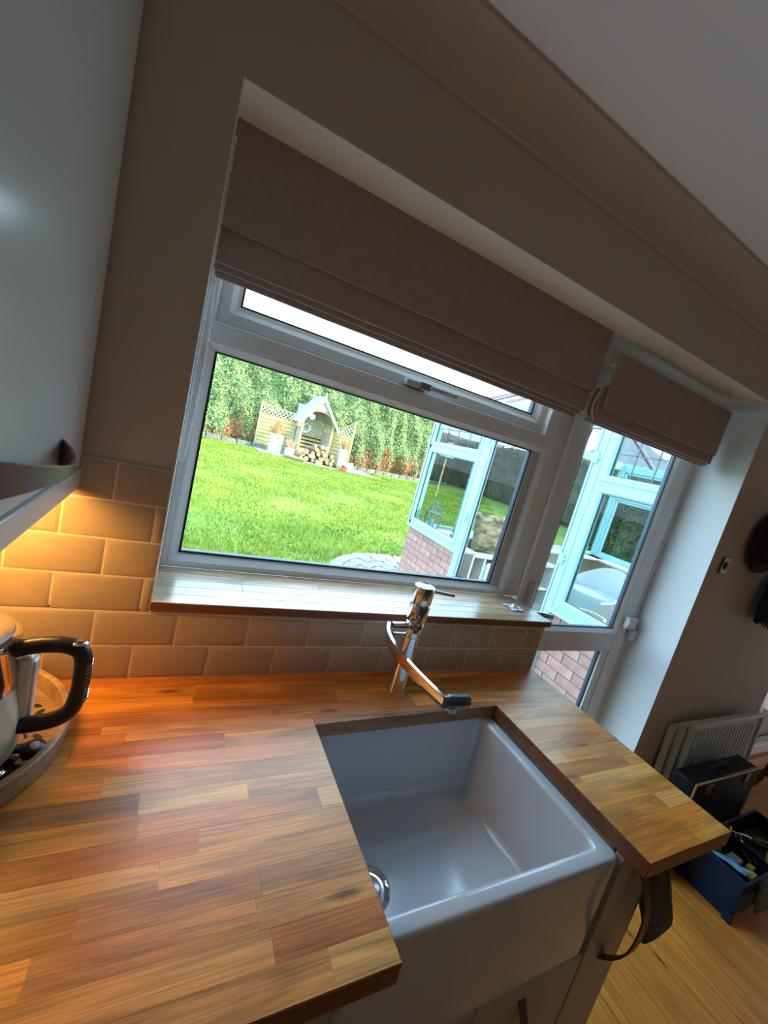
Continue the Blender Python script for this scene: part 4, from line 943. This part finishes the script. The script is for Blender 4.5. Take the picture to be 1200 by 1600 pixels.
def wing(P0, P1, z_hi, z_lo, hi_left):
    P0 = Vector((*P0, ZA)); P1 = Vector((*P1, ZA)); d = (P1 - P0); L_ = d.length; d.normalize(); nn = Vector((d.y, -d.x, 0))
    def M(u, w, z): q = P0 + d * u - nn * w; return (q.x, q.y, ZA + z)
    zb = 1.60
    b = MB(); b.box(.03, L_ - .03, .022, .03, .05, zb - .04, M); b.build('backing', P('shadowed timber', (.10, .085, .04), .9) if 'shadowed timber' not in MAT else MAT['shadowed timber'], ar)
    for k in range(9): b = MB(); b.box(.06, L_ - .06, 0, .02, .05 + k * .172, .05 + k * .172 + .150, M); b.build('fence_board', timber, ar)
    for u in (0, L_ - .08): b = MB(); b.box(u, u + .08, -.02, .06, 0, (z_hi if (u == 0) == hi_left else z_lo) + .05, M); b.build('post', timber, ar)
    f = lambda u: (z_lo + (z_hi - z_lo) * ((1 - u / L_) if hi_left else (u / L_)) ** 1.8)
    b = MB(); lattice(b, .08, L_ - .08, zb, f, .01, .19, .028, M); b.build('wing_lattice', lath, ar, kind='stuff')
    b = MB(); b.box(.06, L_ - .06, -.01, .04, zb - .04, zb, M); pts = [M(.04 + (L_ - .08) * i / 12, .01, f((L_) * i / 12)) for i in range(13)]; b.sweep(pts, [(-.025, -.02), (.025, -.02), (.025, .02), (-.025, .02)]); b.build('rail', timber, ar)
wing((1.60, 19.0), (3.30, 18.75), 2.12, 1.96, True)
wing((5.02, 18.6), (5.95, 18.0), 2.30, 1.80, False)
# wreath and white ball lamp in the arbour
wr = empty('wreath', A(-.22, DP - .16, 1.22), 'round pale wreath hung on the lattice at the back of the arbour', 'wreath')
b = MB(); r3 = random.Random(5)
for i in range(120):
    a = r3.random() * 6.283; rr = .19 + r3.uniform(-.05, .05); b.sphere(A(-.22 + rr * math.cos(a), DP - .17 + r3.uniform(-.03, .02), 1.46 + rr * math.sin(a)), .028, 6, 4)
b.build('berries', P('pale wreath', (.72, .70, .66), .8), wr, kind='stuff')
b = MB(); b.sphere(A(-.36, .12, 2.02), .135, 18, 12, (1, .5, 1)); b.build('round_lantern', P('white paper', (.88, .88, .88), .6), smooth=True, label='white round ball lantern hanging at the top left of the arbour opening', cat='lantern')
# logs stacked in front
lgm = {}
def logmesh(r_, l):
    b = MB(); n = 10
    for i, (rr, y) in enumerate(((r_ * .96, -l / 2), (r_, -l / 2 + .012), (r_ * 1.02, 0), (r_, l / 2 - .012), (r_ * .96, l / 2))):
        for j in range(n): a = 2 * math.pi * j / n; k = 1 + .06 * math.sin(3 * a + r_ * 90); b.v.append(Vector((rr * k * math.cos(a), y, rr * k * math.sin(a))))
    for i in range(4):
        for j in range(n): b.f.append([i * n + j, i * n + (j + 1) % n, i * n + n + (j + 1) % n, i * n + n + j]); b.mi.append(0)
    b.f += [list(range(n)), list(range(4 * n, 5 * n))[::-1]]; b.mi += [1, 1]
    return b.mesh('log', [log_m, log_end])
kinds = [logmesh(.098, .62), logmesh(.082, .55), logmesh(.108, .6)]
words = ['bottom row', 'second row', 'third row', 'fourth row', 'top row']
for r_i, cnt in enumerate((8, 7, 6, 4, 3)):
    for q in range(cnt):
        me = kinds[(q * 2 + r_i) % 3]; x = 4.28 + (q - (cnt - 1) / 2) * .232 + r3.uniform(-.02, .02); z = ZG + .14 + r_i * .165 + r3.uniform(-.01, .01)
        o = inst(me, 'firewood_log', (x, 17.35 + r3.uniform(-.08, .08) + .05 * r_i, z), None, rot=(r3.uniform(-.1, .1), r3.uniform(-3, 3), r3.uniform(-.35, .45)))
        side = 'leftmost' if q == 0 else ('rightmost' if q == cnt - 1 else '%s from the left' % ('second', 'third', 'fourth', 'fifth', 'sixth', 'seventh')[q - 1])
        tag(o, 'cut log in the %s of the heap before the arbour, %s' % (words[r_i], side), 'log', 'firewood logs heaped before the arbour')
for q, (x, y, z, rz, rx) in enumerate(((2.95, 17.0, .10, .9, 0), (3.22, 16.75, .11, 1.2, 0), (5.32, 16.95, .12, -.8, 0), (5.42, 16.6, .11, -.3, 0))):
    o = inst(kinds[q % 3], 'firewood_log', (x, y, ZG + z), None, rot=(rx, 0, rz)); tag(o, ('stray log lying at the far left foot of the log heap', 'stray log lying just left of the log heap', 'stray log lying just right of the log heap', 'stray log lying at the far right foot of the log heap')[q], 'log', 'firewood logs heaped before the arbour')
# planters and pots
def grass_tuft(parent, c, n, hgt, spread, mat, name='dry_stems'):
    b = MB(); rr = random.Random(int(c[0] * 100) + n)
    for i in range(n):
        a = rr.random() * 6.28; r_ = rr.random() * spread; h_ = hgt * rr.uniform(.5, 1); p0 = Vector(c) + Vector((math.cos(a) * r_ * .4, math.sin(a) * r_ * .3, 0)); p1 = Vector(c) + Vector((math.cos(a) * r_ * 1.1, math.sin(a) * r_ * .5, h_)); sd = Vector((.012, .004, 0))
        b.v += [p0 - sd, p0 + sd, p1 + sd * .4, p1 - sd * .4]; k = len(b.v); b.f.append([k - 4, k - 3, k - 2, k - 1]); b.mi.append(0)
    b.build(name, mat, parent, norm=False, kind='stuff')
r = empty('planter', (2.42, 18.25, ZG), 'tall cream wooden planter with dry grass beside the left trellis panel', 'planter')
for u0, u1 in ((2.14, 2.42), (2.43, 2.71)): b = MB(); b.box(u0, u1, 18.05, 18.45, ZG, ZG + .86); b.build('panel', planter_m, r, bevel=.02)
grass_tuft(r, (2.42, 18.25, ZG + .84), 120, .75, .42, dry)
def pot(x, y, r_, h_, mat, label, plant=None, pm=None):
    e_ = empty('plant_pot', (x, y, ZG), label, 'pot', 'pots around the arbour'); b = MB(); b.lathe([(r_ * .75, 0), (r_, h_ * .45), (r_ * .95, h_ * .9), (r_ * 1.02, h_ * .92), (r_ * 1.02, h_), (r_ * .9, h_), (r_ * .85, h_ * .9), (.0001, h_ * .9)], (x, y, ZG), 24); b.build('pot', mat, e_, smooth=True)
    if plant: grass_tuft(e_, (x, y, ZG + h_ * .9), plant[0], plant[1], plant[2], pm)
    return e_
pot(3.02, 17.75, .22, .42, planter_m, 'squat white pot with dry reddish plant left of the arbour', (80, .45, .25), P('reddish stems', (.52, .26, .15), .9))
r = empty('planter', (5.5, 17.55, ZG), 'tall slim white planter with dry grass in front of the right trellis panel', 'planter')
b = MB(); b.box(5.28, 5.68, 17.55, 17.9, ZG, ZG + .92); b.build('box', planter_m, r, bevel=.02); grass_tuft(r, (5.48, 17.7, ZG + .9), 100, .6, .36, dry)
pot(5.74, 17.1, .17, .42, planter_m, 'small white pot at the right end of the arbour', (60, .2, .15), green_m)
e_ = pot(5.22, 16.35, .13, .22, terra, 'small red pot with white flowers on the lawn edge before the arbour', (90, .2, .2), green_m)
b = MB()
for i in range(60): a = r3.random() * 6.28; q = r3.random() * .24; b.sphere((5.22 + q * math.cos(a), 16.35 + q * math.sin(a) * .7, ZG + .26 + .2 * r3.random() * (1.2 - q * 3)), .022, 6, 4)
b.build('white_flowers', P('white petals', (.85, .86, .82), .8), e_, kind='stuff')
# paving in front of the arbour
pv = empty('arbour_paving', (4.4, 17.6, ZG), kind='structure')
for ix in range(9):
    for iy in range(4):
        me = MAT.get('_flag') or bevbox('flagstone', .58, .48, .05, stone, .01); MAT['_flag'] = me
        inst(me, 'flagstone', (1.9 + ix * .6, 16.85 + iy * .5 + max(0, .9 - ix * .22) * .9, ZG + .01), pv)

# birdhouse on a post
r = empty('birdhouse', (8.75, 14, ZG), 'pale wooden birdhouse on a thin post, seen through the conservatory side window', 'birdhouse')
b = MB(); b.tube([(8.75, 14, ZG), (8.75, 14, 1.72)], .035, 10); b.build('post', timber, r)
b = MB(); b.box(8.60, 8.90, 13.85, 14.15, 1.74, 2.02); b.build('box', timber, r); b = MB(); b.box(8.52, 8.98, 13.8, 14.2, 1.70, 1.74); b.build('tray', white_p, r)
b = MB(); b.add([(8.55, 13.8, 2.0), (8.95, 13.8, 2.0), (8.75, 13.8, 2.32), (8.55, 14.2, 2.0), (8.95, 14.2, 2.0), (8.75, 14.2, 2.32)], [(0, 1, 2), (3, 5, 4), (0, 3, 4, 1), (1, 4, 5, 2), (2, 5, 3, 0)]); b.build('roof', timber_grey, r)

# ---------------------------------------------------------------- conservatory
XC = 1.40; CY0, CY1 = .31, 3.36; CXR = 4.9; CZS = .665; EAV = 2.12
cv = empty('conservatory', (3.1, 1.9, ZG), 'white framed glass conservatory on a red brick dwarf wall, attached right of the back door', 'conservatory')
def MX(u, w, z): return (XC - w, u, z)          # faces -x ; w outward
def brickwall(parent_label, u0, u1, z0, z1, M, rotz, name='dwarf_wall', real=True):
    b = MB(); b.box(u0 + .004, u1 - .004, -.10, -.006, z0, z1, M); w = b.build(name, mortar_m, cv)
    if not real: return w
    me = MAT.get('_brick') or bevbox('brick', .218, .100, .068, brick_m, .002); MAT['_brick'] = me
    z = z1 - .0375; row = 0
    while z - .0325 > z0 - .02:
        u = u0 - (.1125 if row % 2 else 0)
        while u < u1 - .02:
            a, c = max(u, u0), min(u + .215, u1)
            if u1 - c < .05: c = u1
            if c - a > .012: inst(me, 'brick', M((a + c) / 2, -.05 + rg.uniform(-.0015, .0015), z), w, rot=(0, 0, rotz), scale=((c - a) / .215, 1, 1))
            u += .225
        z -= .075; row += 1
    return w
brickwall('', 2.335, CY1, ZG - .06, CZS, MX, math.pi / 2); brickwall('', CY0 - .01, 1.055, ZG - .06, CZS, MX, math.pi / 2)
MYf = lambda u, w, z: (u, CY1 + w, z)            # far end wall faces +y
MRf = lambda u, w, z: (CXR + w, u, z)
b = MB(); b.box(XC + .1, CXR, CY1 - .10, CY1 - .002, ZG, CZS); b.box(CXR - .1, CXR, CY0, CY1, ZG, CZS); b.build('far_dwarf_wall', P('cream plaster', (.72, .66, .50), .8), cv)
# outer sills
b = MB(); b.box(2.315, CY1 + .03, -.05, .045, CZS, CZS + .035, MX); b.build('sill', upvc_out, cv, bevel=.006)
b = MB(); b.box(CY0, 1.075, -.05, .045, CZS, CZS + .035, MX); b.build('sill', upvc_out, cv, bevel=.006)
def wframe(u0, u1, z0, z1, M, zt=1.66, glass=True, post=.05, nm='window_frame'):
    # fixed light below, leaded top light above the transom
    b = MB(); D0, D1 = -.035, .03
    b.box(u0, u0 + post, D0, D1, z0, z1, M); b.box(u1 - post, u1, D0, D1, z0, z1, M)
    b.box(u0 + post, u1 - post, D0, D1, z0, z0 + .05, M); b.box(u0 + post, u1 - post, D0, D1, z1 - .05, z1, M); b.box(u0 + post, u1 - post, D0, D1, zt - .03, zt + .03, M)
    o = b.build(nm, upvc_out, cv, bevel=.005)
    # casement sash standing slightly proud
    def sashat(a, c, e, f):
        s_ = MB().ring(a, c, e, f, [(0, .022), (.004, .042), (.034, .042), (.046, .028), (.046, -.01), (0, -.01)], M).build('sash', upvc_out, o)
        MB().ring(a + .045, c - .045, e + .045, f - .045, [(0, .022), (.006, .022), (.006, .010), (0, .010)], M).build('gasket', spacer, o)
        MB().box(a + .045, c - .045, .010, .014, e + .045, f - .045, M).build('pane', glass2_m, o)
    p = post - .012
    sashat(u0 + p, u1 - p, z0 + .04, zt - .018); sashat(u0 + p, u1 - p, zt + .018, z1 - .04)
    b = MB(); a, c, e, f = u0 + p + .045, u1 - p - .045, zt + .063, z1 - .085
    for k in range(1, 4): u = a + (c - a) * k / 4; b.box(u - .004, u + .004, .0145, .019, e, f, M)
    b.box(a, c, .0145, .019, (e + f) / 2 - .004, (e + f) / 2 + .004, M); b.build('leading', P('lead strip', (.12, .13, .15), .5, metal=.4) if 'lead strip' not in MAT else MAT['lead strip'], o)
    return o
wframe(2.335, CY1, CZS + .035, EAV, MX); wframe(CY0, 1.055, CZS + .035, EAV, MX)
# door posts and tall glazed doors between
for u0, u1 in ((1.055, 1.135), (2.255, 2.335)): b = MB(); b.box(u0, u1, -.04, .035, ZG, EAV, MX); b.build('door_post', upvc_out, cv, bevel=.006)
b = MB(); b.box(1.135, 2.255, -.04, .035, EAV - .06, EAV, MX); b.box(1.135, 2.255, -.04, .04, ZG, ZG + .05, MX); b.build('door_head_and_threshold', upvc_out, cv, bevel=.005)
for a, c in ((1.137, 1.694), (1.698, 2.253)):
    o = MB().ring(a, c, ZG + .052, EAV - .062, [(0, .015), (.014, .018), (.018, .012), (.018, -.02), (0, -.02)], MX).build('glazed_door', P('door edge', (.45, .55, .66), .3) if 'door edge' not in MAT else MAT['door edge'], cv)
    MB().ring(a + .017, c - .017, ZG + .069, EAV - .079, [(0, .010), (.006, .010), (.006, -.008), (0, -.008)], MX).build('gasket', spacer, o)
    MB().box(a + .018, c - .018, 0, .005, ZG + .07, EAV - .08, MX).build('pane', glass2_m, o)
for u in (1.095, 2.295):
    for z in (1.83, 1.07):
        b = MB(); b.box(u - .014, u + .014, .035, .052, z - .04, z + .04, MX); b.box(u - .03, u + .03, .035, .046, z - .008, z + .008, MX); b.build('door_hinge', upvc_out, cv, bevel=.004)
b = MB(); b.tube([MX(1.118, .040, ZG + .05), MX(1.118, .040, EAV - .05)], .005, 6); b.build('door_seam', P('seam grey', (.35, .45, .52), .4), cv)
# far end and right side glazing
for a, c in ((XC + .02, 2.13), (2.13, 3.55), (3.55, CXR - .01)):
    o = MB().ring(a, c, CZS + .02, EAV, [(0, -.03), (.04, -.03), (.04, .03), (0, .03)], MYf).build('window_frame', upvc_out, cv)
    MB().box(a + .04, c - .04, 0, .005, CZS + .06, EAV - .04, MYf).build('pane', glass2_m, o)
for a, c in ((CY0, 1.35), (1.35, 2.35), (2.35, CY1 - .02)): wframe(a, c, CZS + .02, EAV, MRf)
b = MB(); b.box(XC - .03, XC + .06, CY1 - .06, CY1 + .03, CZS, EAV); b.build('corner_post', upvc_out, cv, bevel=.006)
b = MB(); b.box(XC + .1, CXR - .1, CY1 - .32, CY1 - .06, CZS, CZS + .03); b.box(CXR - .32, CXR - .06, CY0, CY1 - .06, CZS, CZS + .03); b.box(XC + .05, XC + .28, 2.36, CY1 - .06, CZS, CZS + .03); b.build('inner_sill', white_p, cv, bevel=.005)
b = MB(); b.box(XC - .06, CXR + .06, CY0, CY1 + .06, ZG - .02, ZG + .03); b.build('floor_slab', P('pale tiles', (.45, .38, .30), .5), cv)
b = MB(); b.box(XC + .10, CXR - .1, CY0 + .0, CY0 + .01, ZG, 2.5); b.build('house_side', P('house render', (.70, .66, .60), .8), cv)
# roof: eaves beam, white glazing bars and translucent sheets
b = MB(); b.box(XC - .07, XC + .03, CY0, CY1 + .07, EAV, EAV + .07); b.box(XC, CXR, CY1 - .03, CY1 + .07, EAV, EAV + .07); b.box(CXR - .03, CXR + .07, CY0, CY1 + .07, EAV, EAV + .07); b.build('eaves_beam', upvc_out, cv, bevel=.006)
rx, rz_ = (XC + CXR) / 2, 3.05; b = MB()
bars = []
for k in range(6): y = CY0 + .1 + k * .5; bars += [((XC, y, EAV + .07), (rx, y, rz_)), ((CXR, y, EAV + .07), (rx, y, rz_))]
for k in range(5): x = XC + .3 + k * .72; bars.append(((x, CY1, EAV + .07), (rx, CY1 - .75, rz_)))
for a, c in bars: MB().bar(a, c, .05, .05).build('roof_bar', P('roof bar', (.20, .15, .18), .5) if 'roof bar' not in MAT else MAT['roof bar'], cv)
MB().bar((rx, CY0, rz_ + .02), (rx, CY1 - .7, rz_ + .02), .09, .07).build('ridge', upvc_out, cv)
b = MB(); e = EAV + .075
b.add([(XC, CY0, e), (XC, CY1, e), (rx, CY1 - .75, rz_), (rx, CY0, rz_), (CXR, CY0, e), (CXR, CY1, e)], [(0, 1, 2, 3), (3, 2, 5, 4), (1, 5, 2)]); b.build('roof_sheet', glassmat('polycarbonate', (.86, .90, .92), .8), cv, norm=False)

# things inside the conservatory
r = empty('storage_bench', (2.75, 3.02, ZG + .03), 'white low shelf bench inside the conservatory, holding books, under the cushion', 'bench')
ZB0 = ZG + .03; bx0, bx1, by0, by1, bz = 2.08, 3.55, 2.86, 3.24, .50
b = MB(); b.box(bx0, bx1, by0, by1, bz, bz + .04); b.build('top', white_p, r, bevel=.004)
for x in (bx0, 2.27, 3.0, bx1 - .03): b = MB(); b.box(x, x + .03, by0, by1, ZB0, bz); b.build('upright', white_p, r)
b = MB(); b.box(bx0, bx1, by0 + .01, by1, .17, .195); b.box(bx0, bx1, by0 + .01, by1, ZB0, ZB0 + .03); b.box(bx0, bx1, by1 - .02, by1, ZB0, bz); b.build('shelf', white_p, r)
bc = [(.75, .72, .4), (.2, .45, .5), (.8, .8, .8), (.55, .5, .2), (.6, .65, .7)]; x = 2.31
for k in range(8):
    w = .028 + .012 * (k % 3); h_ = .20 + .02 * (k % 4); b = MB(); b.box(x, x + w, by0 + .05, by0 + .25, .1955, .1955 + h_)
    b.build('book', P('book cover %d' % k, bc[k % 5], .6), bevel=.003, label='%s book, %s from the left on the conservatory bench shelf' % (('yellow', 'blue', 'white', 'olive', 'grey-blue')[k % 5], ('first', 'second', 'third', 'fourth', 'fifth', 'sixth', 'seventh', 'eighth')[k]), cat='book', group='books on the conservatory bench shelf'); x += w + .004
cu = empty('patterned_cushion', (2.33, 3.0, .54), 'brown and black patterned square cushion on the white bench in the conservatory', 'cushion')
b = MB(); n = 12
def cush(s_):
    for i in range(n + 1):
        for j in range(n + 1):
            u, v = i / n * 2 - 1, j / n * 2 - 1; k = (1 - u ** 4) * (1 - v ** 4); pin = 1 - .07 * (1 - abs(u)) * 1; b.v.append(Vector((2.35 + .26 * u * (1 - .08 * (1 - v * v)), 3.02 + s_ * .075 * k ** .6 + .10 * v * .5, .80 + .25 * v * (1 - .10 * (1 - u * u)))))
cush(-1); cush(1); K = (n + 1) ** 2
for i in range(n):
    for j in range(n):
        a = i * (n + 1) + j; b.f += [[a, a + 1, a + n + 2, a + n + 1], [K + a, K + a + n + 1, K + a + n + 2, K + a + 1]]; b.mi += [0, 0]
b.build('cover', P('cushion print', (.06, .05, .045), .9, c2=(.34, .28, .17), ns=9, scale=(1, 1, 2)), cu, smooth=True)
r = empty('wire_lantern', (1.60, 3.08, CZS + .03), 'grey wire birdcage lantern on the conservatory sill, far left', 'lantern'); lx, ly, lz = 1.57, 3.17, CZS + .031
lm = P('lantern metal', (.16, .20, .22), .5, metal=.3)
b = MB()
for k in range(10): a = 2 * math.pi * k / 10; b.tube([(lx + .095 * math.cos(a), ly + .095 * math.sin(a), lz), (lx + .095 * math.cos(a), ly + .095 * math.sin(a), lz + .2), (lx + .06 * math.cos(a), ly + .06 * math.sin(a), lz + .27), (lx, ly, lz + .31)], .006, 6)
b.build('cage_wires', lm, r, smooth=True)
b = MB(); b.lathe([(.09, 0), (.09, .015), (.0001, .015)], (lx, ly, lz), 20); b.lathe([(.092, .2), (.092, .212), (.085, .212)], (lx, ly, lz), 20); b.build('base', lm, r)
b = MB(); b.lathe([(.012, .30), (.018, .33), (.006, .35), (.004, .38), (.0001, .39)], (lx, ly, lz), 12); b.build('finial', lm, r, smooth=True)
b = MB(); b.lathe([(.035, .016), (.035, .13), (.0001, .132)], (lx, ly, lz), 16); b.build('candle', P('teal candle', (.20, .42, .40), .5), r, smooth=True)
r = empty('pebble_stack', (1.58, 2.66, CZS + .03), 'stack of grey pebbles on the conservatory sill beside the door post', 'ornament')
for k, (rr, hh) in enumerate(((.075, .05), (.068, .045), (.058, .04), (.048, .036), (.036, .03))):
    b = MB(); b.sphere((1.58 + .004 * (-1) ** k, 2.66, CZS + .031 + .022 + sum((.05, .045, .04, .036, .03)[:k])), rr, 14, 8, (1, 1, .36)); b.build('pebble', stone, r, smooth=True)
# tub chair and baskets further inside
r = empty('tub_chair', (4.05, 2.55, ZG + .03), 'rounded white tub chair inside the conservatory, seen through the back door glass', 'chair'); wk = P('white wicker', (.70, .70, .72), .7, bump=.5, bs=120)
b = MB(); n = 22; prof = []
for i in range(n + 1):
    a = math.radians(-130 + 260 * i / n); hgt = .36 + .40 * (math.cos(a * .62)) ** 2
    for rr, z in ((.30, .02), (.36, .30), (.40, hgt), (.36, hgt + .02), (.32, .32), (.27, .30)): b.v.append(Vector((4.05 + rr * math.cos(a), 2.55 + rr * math.sin(a), ZG + .03 + z)))
for i in range(n):
    for j in range(6): b.f.append([i * 6 + j, i * 6 + (j + 1) % 6, i * 6 + 6 + (j + 1) % 6, i * 6 + 6 + j]); b.mi.append(0)
b.f += [list(range(6)), list(range(n * 6, n * 6 + 6))]; b.mi += [0, 0]; b.build('shell', wk, r, smooth=True)
b = MB(); b.lathe([(.28, .0), (.31, .03), (.33, .34), (.30, .42), (.0001, .44)], (4.0, 2.55, ZG + .03), 26); b.build('seat_cushion', P('teal cushion', (.40, .52, .52), .9), r, smooth=True)
for k, (x, y, r_) in enumerate(((3.35, 2.05, .17), (3.62, 1.72, .14))):
    r = empty('wicker_basket', (x, y, ZG + .03), ('round cream basket on the conservatory floor behind the sash', 'smaller round basket on the conservatory floor, nearer the door')[k], 'basket', 'baskets on the conservatory floor')
    b = MB(); b.lathe([(r_ * .8, 0), (r_, .2), (r_, .30), (r_ * .93, .30), (r_ * .9, .2), (r_ * .7, .02), (.0001, .02)], (x, y, ZG + .03), 26); b.build('weave', P('pale basket', (.62, .58, .42), .9, c2=(.42, .38, .25), ns=30), r, smooth=True)
    b = MB(); b.sweep([(x + r_ * math.cos(a), y + r_ * math.sin(a), ZG + .335) for a in [2 * math.pi * i / 24 for i in range(24)]], [(-.012, -.008), (.012, -.008), (.012, .008), (-.012, .008)], closed=True); b.build('rim', white_p, r)

# green shrubs right of the conservatory, and the neighbours' houses
hedgerow('green_hedge', [(9.6, 6.8), (9.3, 4), (9.4, 0.2)], 1.75, 1.0, green_m, 14000, 'dark green shrub hedge beyond the right side of the conservatory', cat='hedge')
def house(x, y, w, d, h_, hr, wallm, roofm, label, rz=0, chim=True):
    r = empty('neighbour_house', (x, y, ZG - .1), label, 'house', 'neighbouring houses'); c_, s__ = math.cos(rz), math.sin(rz)
    def M(u, v, z): return (x + u * c_ - v * s__, y + u * s__ + v * c_, ZG - .1 + z)
    MB().box(-w / 2, w / 2, -d / 2, d / 2, 0, h_, M).build('walls', wallm, r)
    b = MB(); o = .35; b.add([M(-w / 2 - o, -d / 2 - o, h_ - .1), M(w / 2 + o, -d / 2 - o, h_ - .1), M(w / 2 + o, d / 2 + o, h_ - .1), M(-w / 2 - o, d / 2 + o, h_ - .1), M(-w / 2 - o, 0, h_ + hr), M(w / 2 + o, 0, h_ + hr)], [(0, 1, 5, 4), (2, 3, 4, 5), (0, 4, 3), (1, 2, 5), (0, 3, 2, 1)]); b.build('roof', roofm, r)
    if chim: MB().box(w / 4, w / 4 + .7, -.3, .3, h_ + hr * .6, h_ + hr + 1.1, M).build('chimney', brick_m, r)
    for zz in (1.0, 3.6):
        if zz + 1.2 > h_: continue
        for k in range(3):
            u = -w / 2 + w * (k + .5) / 3
            wf = MB().box(u - .6, u + .6, -d / 2 - .06, -d / 2 + .05, zz, zz + 1.2, M).build('window', white_p, r)
            for q in (-1, 1): MB().box(u + q * .29 - .24, u + q * .29 + .24, -d / 2 - .08, -d / 2 - .05, zz + .08, zz + 1.12, M).build('pane', P('far pane', (.12, .14, .17), .1) if 'far pane' not in MAT else MAT['far pane'], wf)
            v = -d / 2 + d * (k + .5) / 3
            wf = MB().box(-w / 2 - .06, -w / 2 + .05, v - .6, v + .6, zz, zz + 1.2, M).build('window', white_p, r)
            for q in (-1, 1): MB().box(-w / 2 - .08, -w / 2 - .05, v + q * .29 - .24, v + q * .29 + .24, zz + .08, zz + 1.12, M).build('pane', MAT['far pane'], wf)
rend = P('white render', (.80, .79, .76), .9); slate = P('grey roof tiles', (.26, .25, .26), .9, c2=(.33, .31, .31), ns=3); brk2 = P('far brick', (.55, .38, .32), .9)
house(36, 22, 9, 9, 5.2, 2.6, rend, slate, 'white rendered house with grey roof far behind the conservatory, seen in the leaded top light')
house(37, 8, 9, 8, 5.0, 2.5, rend, slate, 'white rendered house with grey roof, the further right of the two', rz=.1)
house(30, 46, 10, 8, 5.0, 2.6, brk2, slate, 'pinkish brick house with grey roof beyond the hedge corner', rz=-.2)
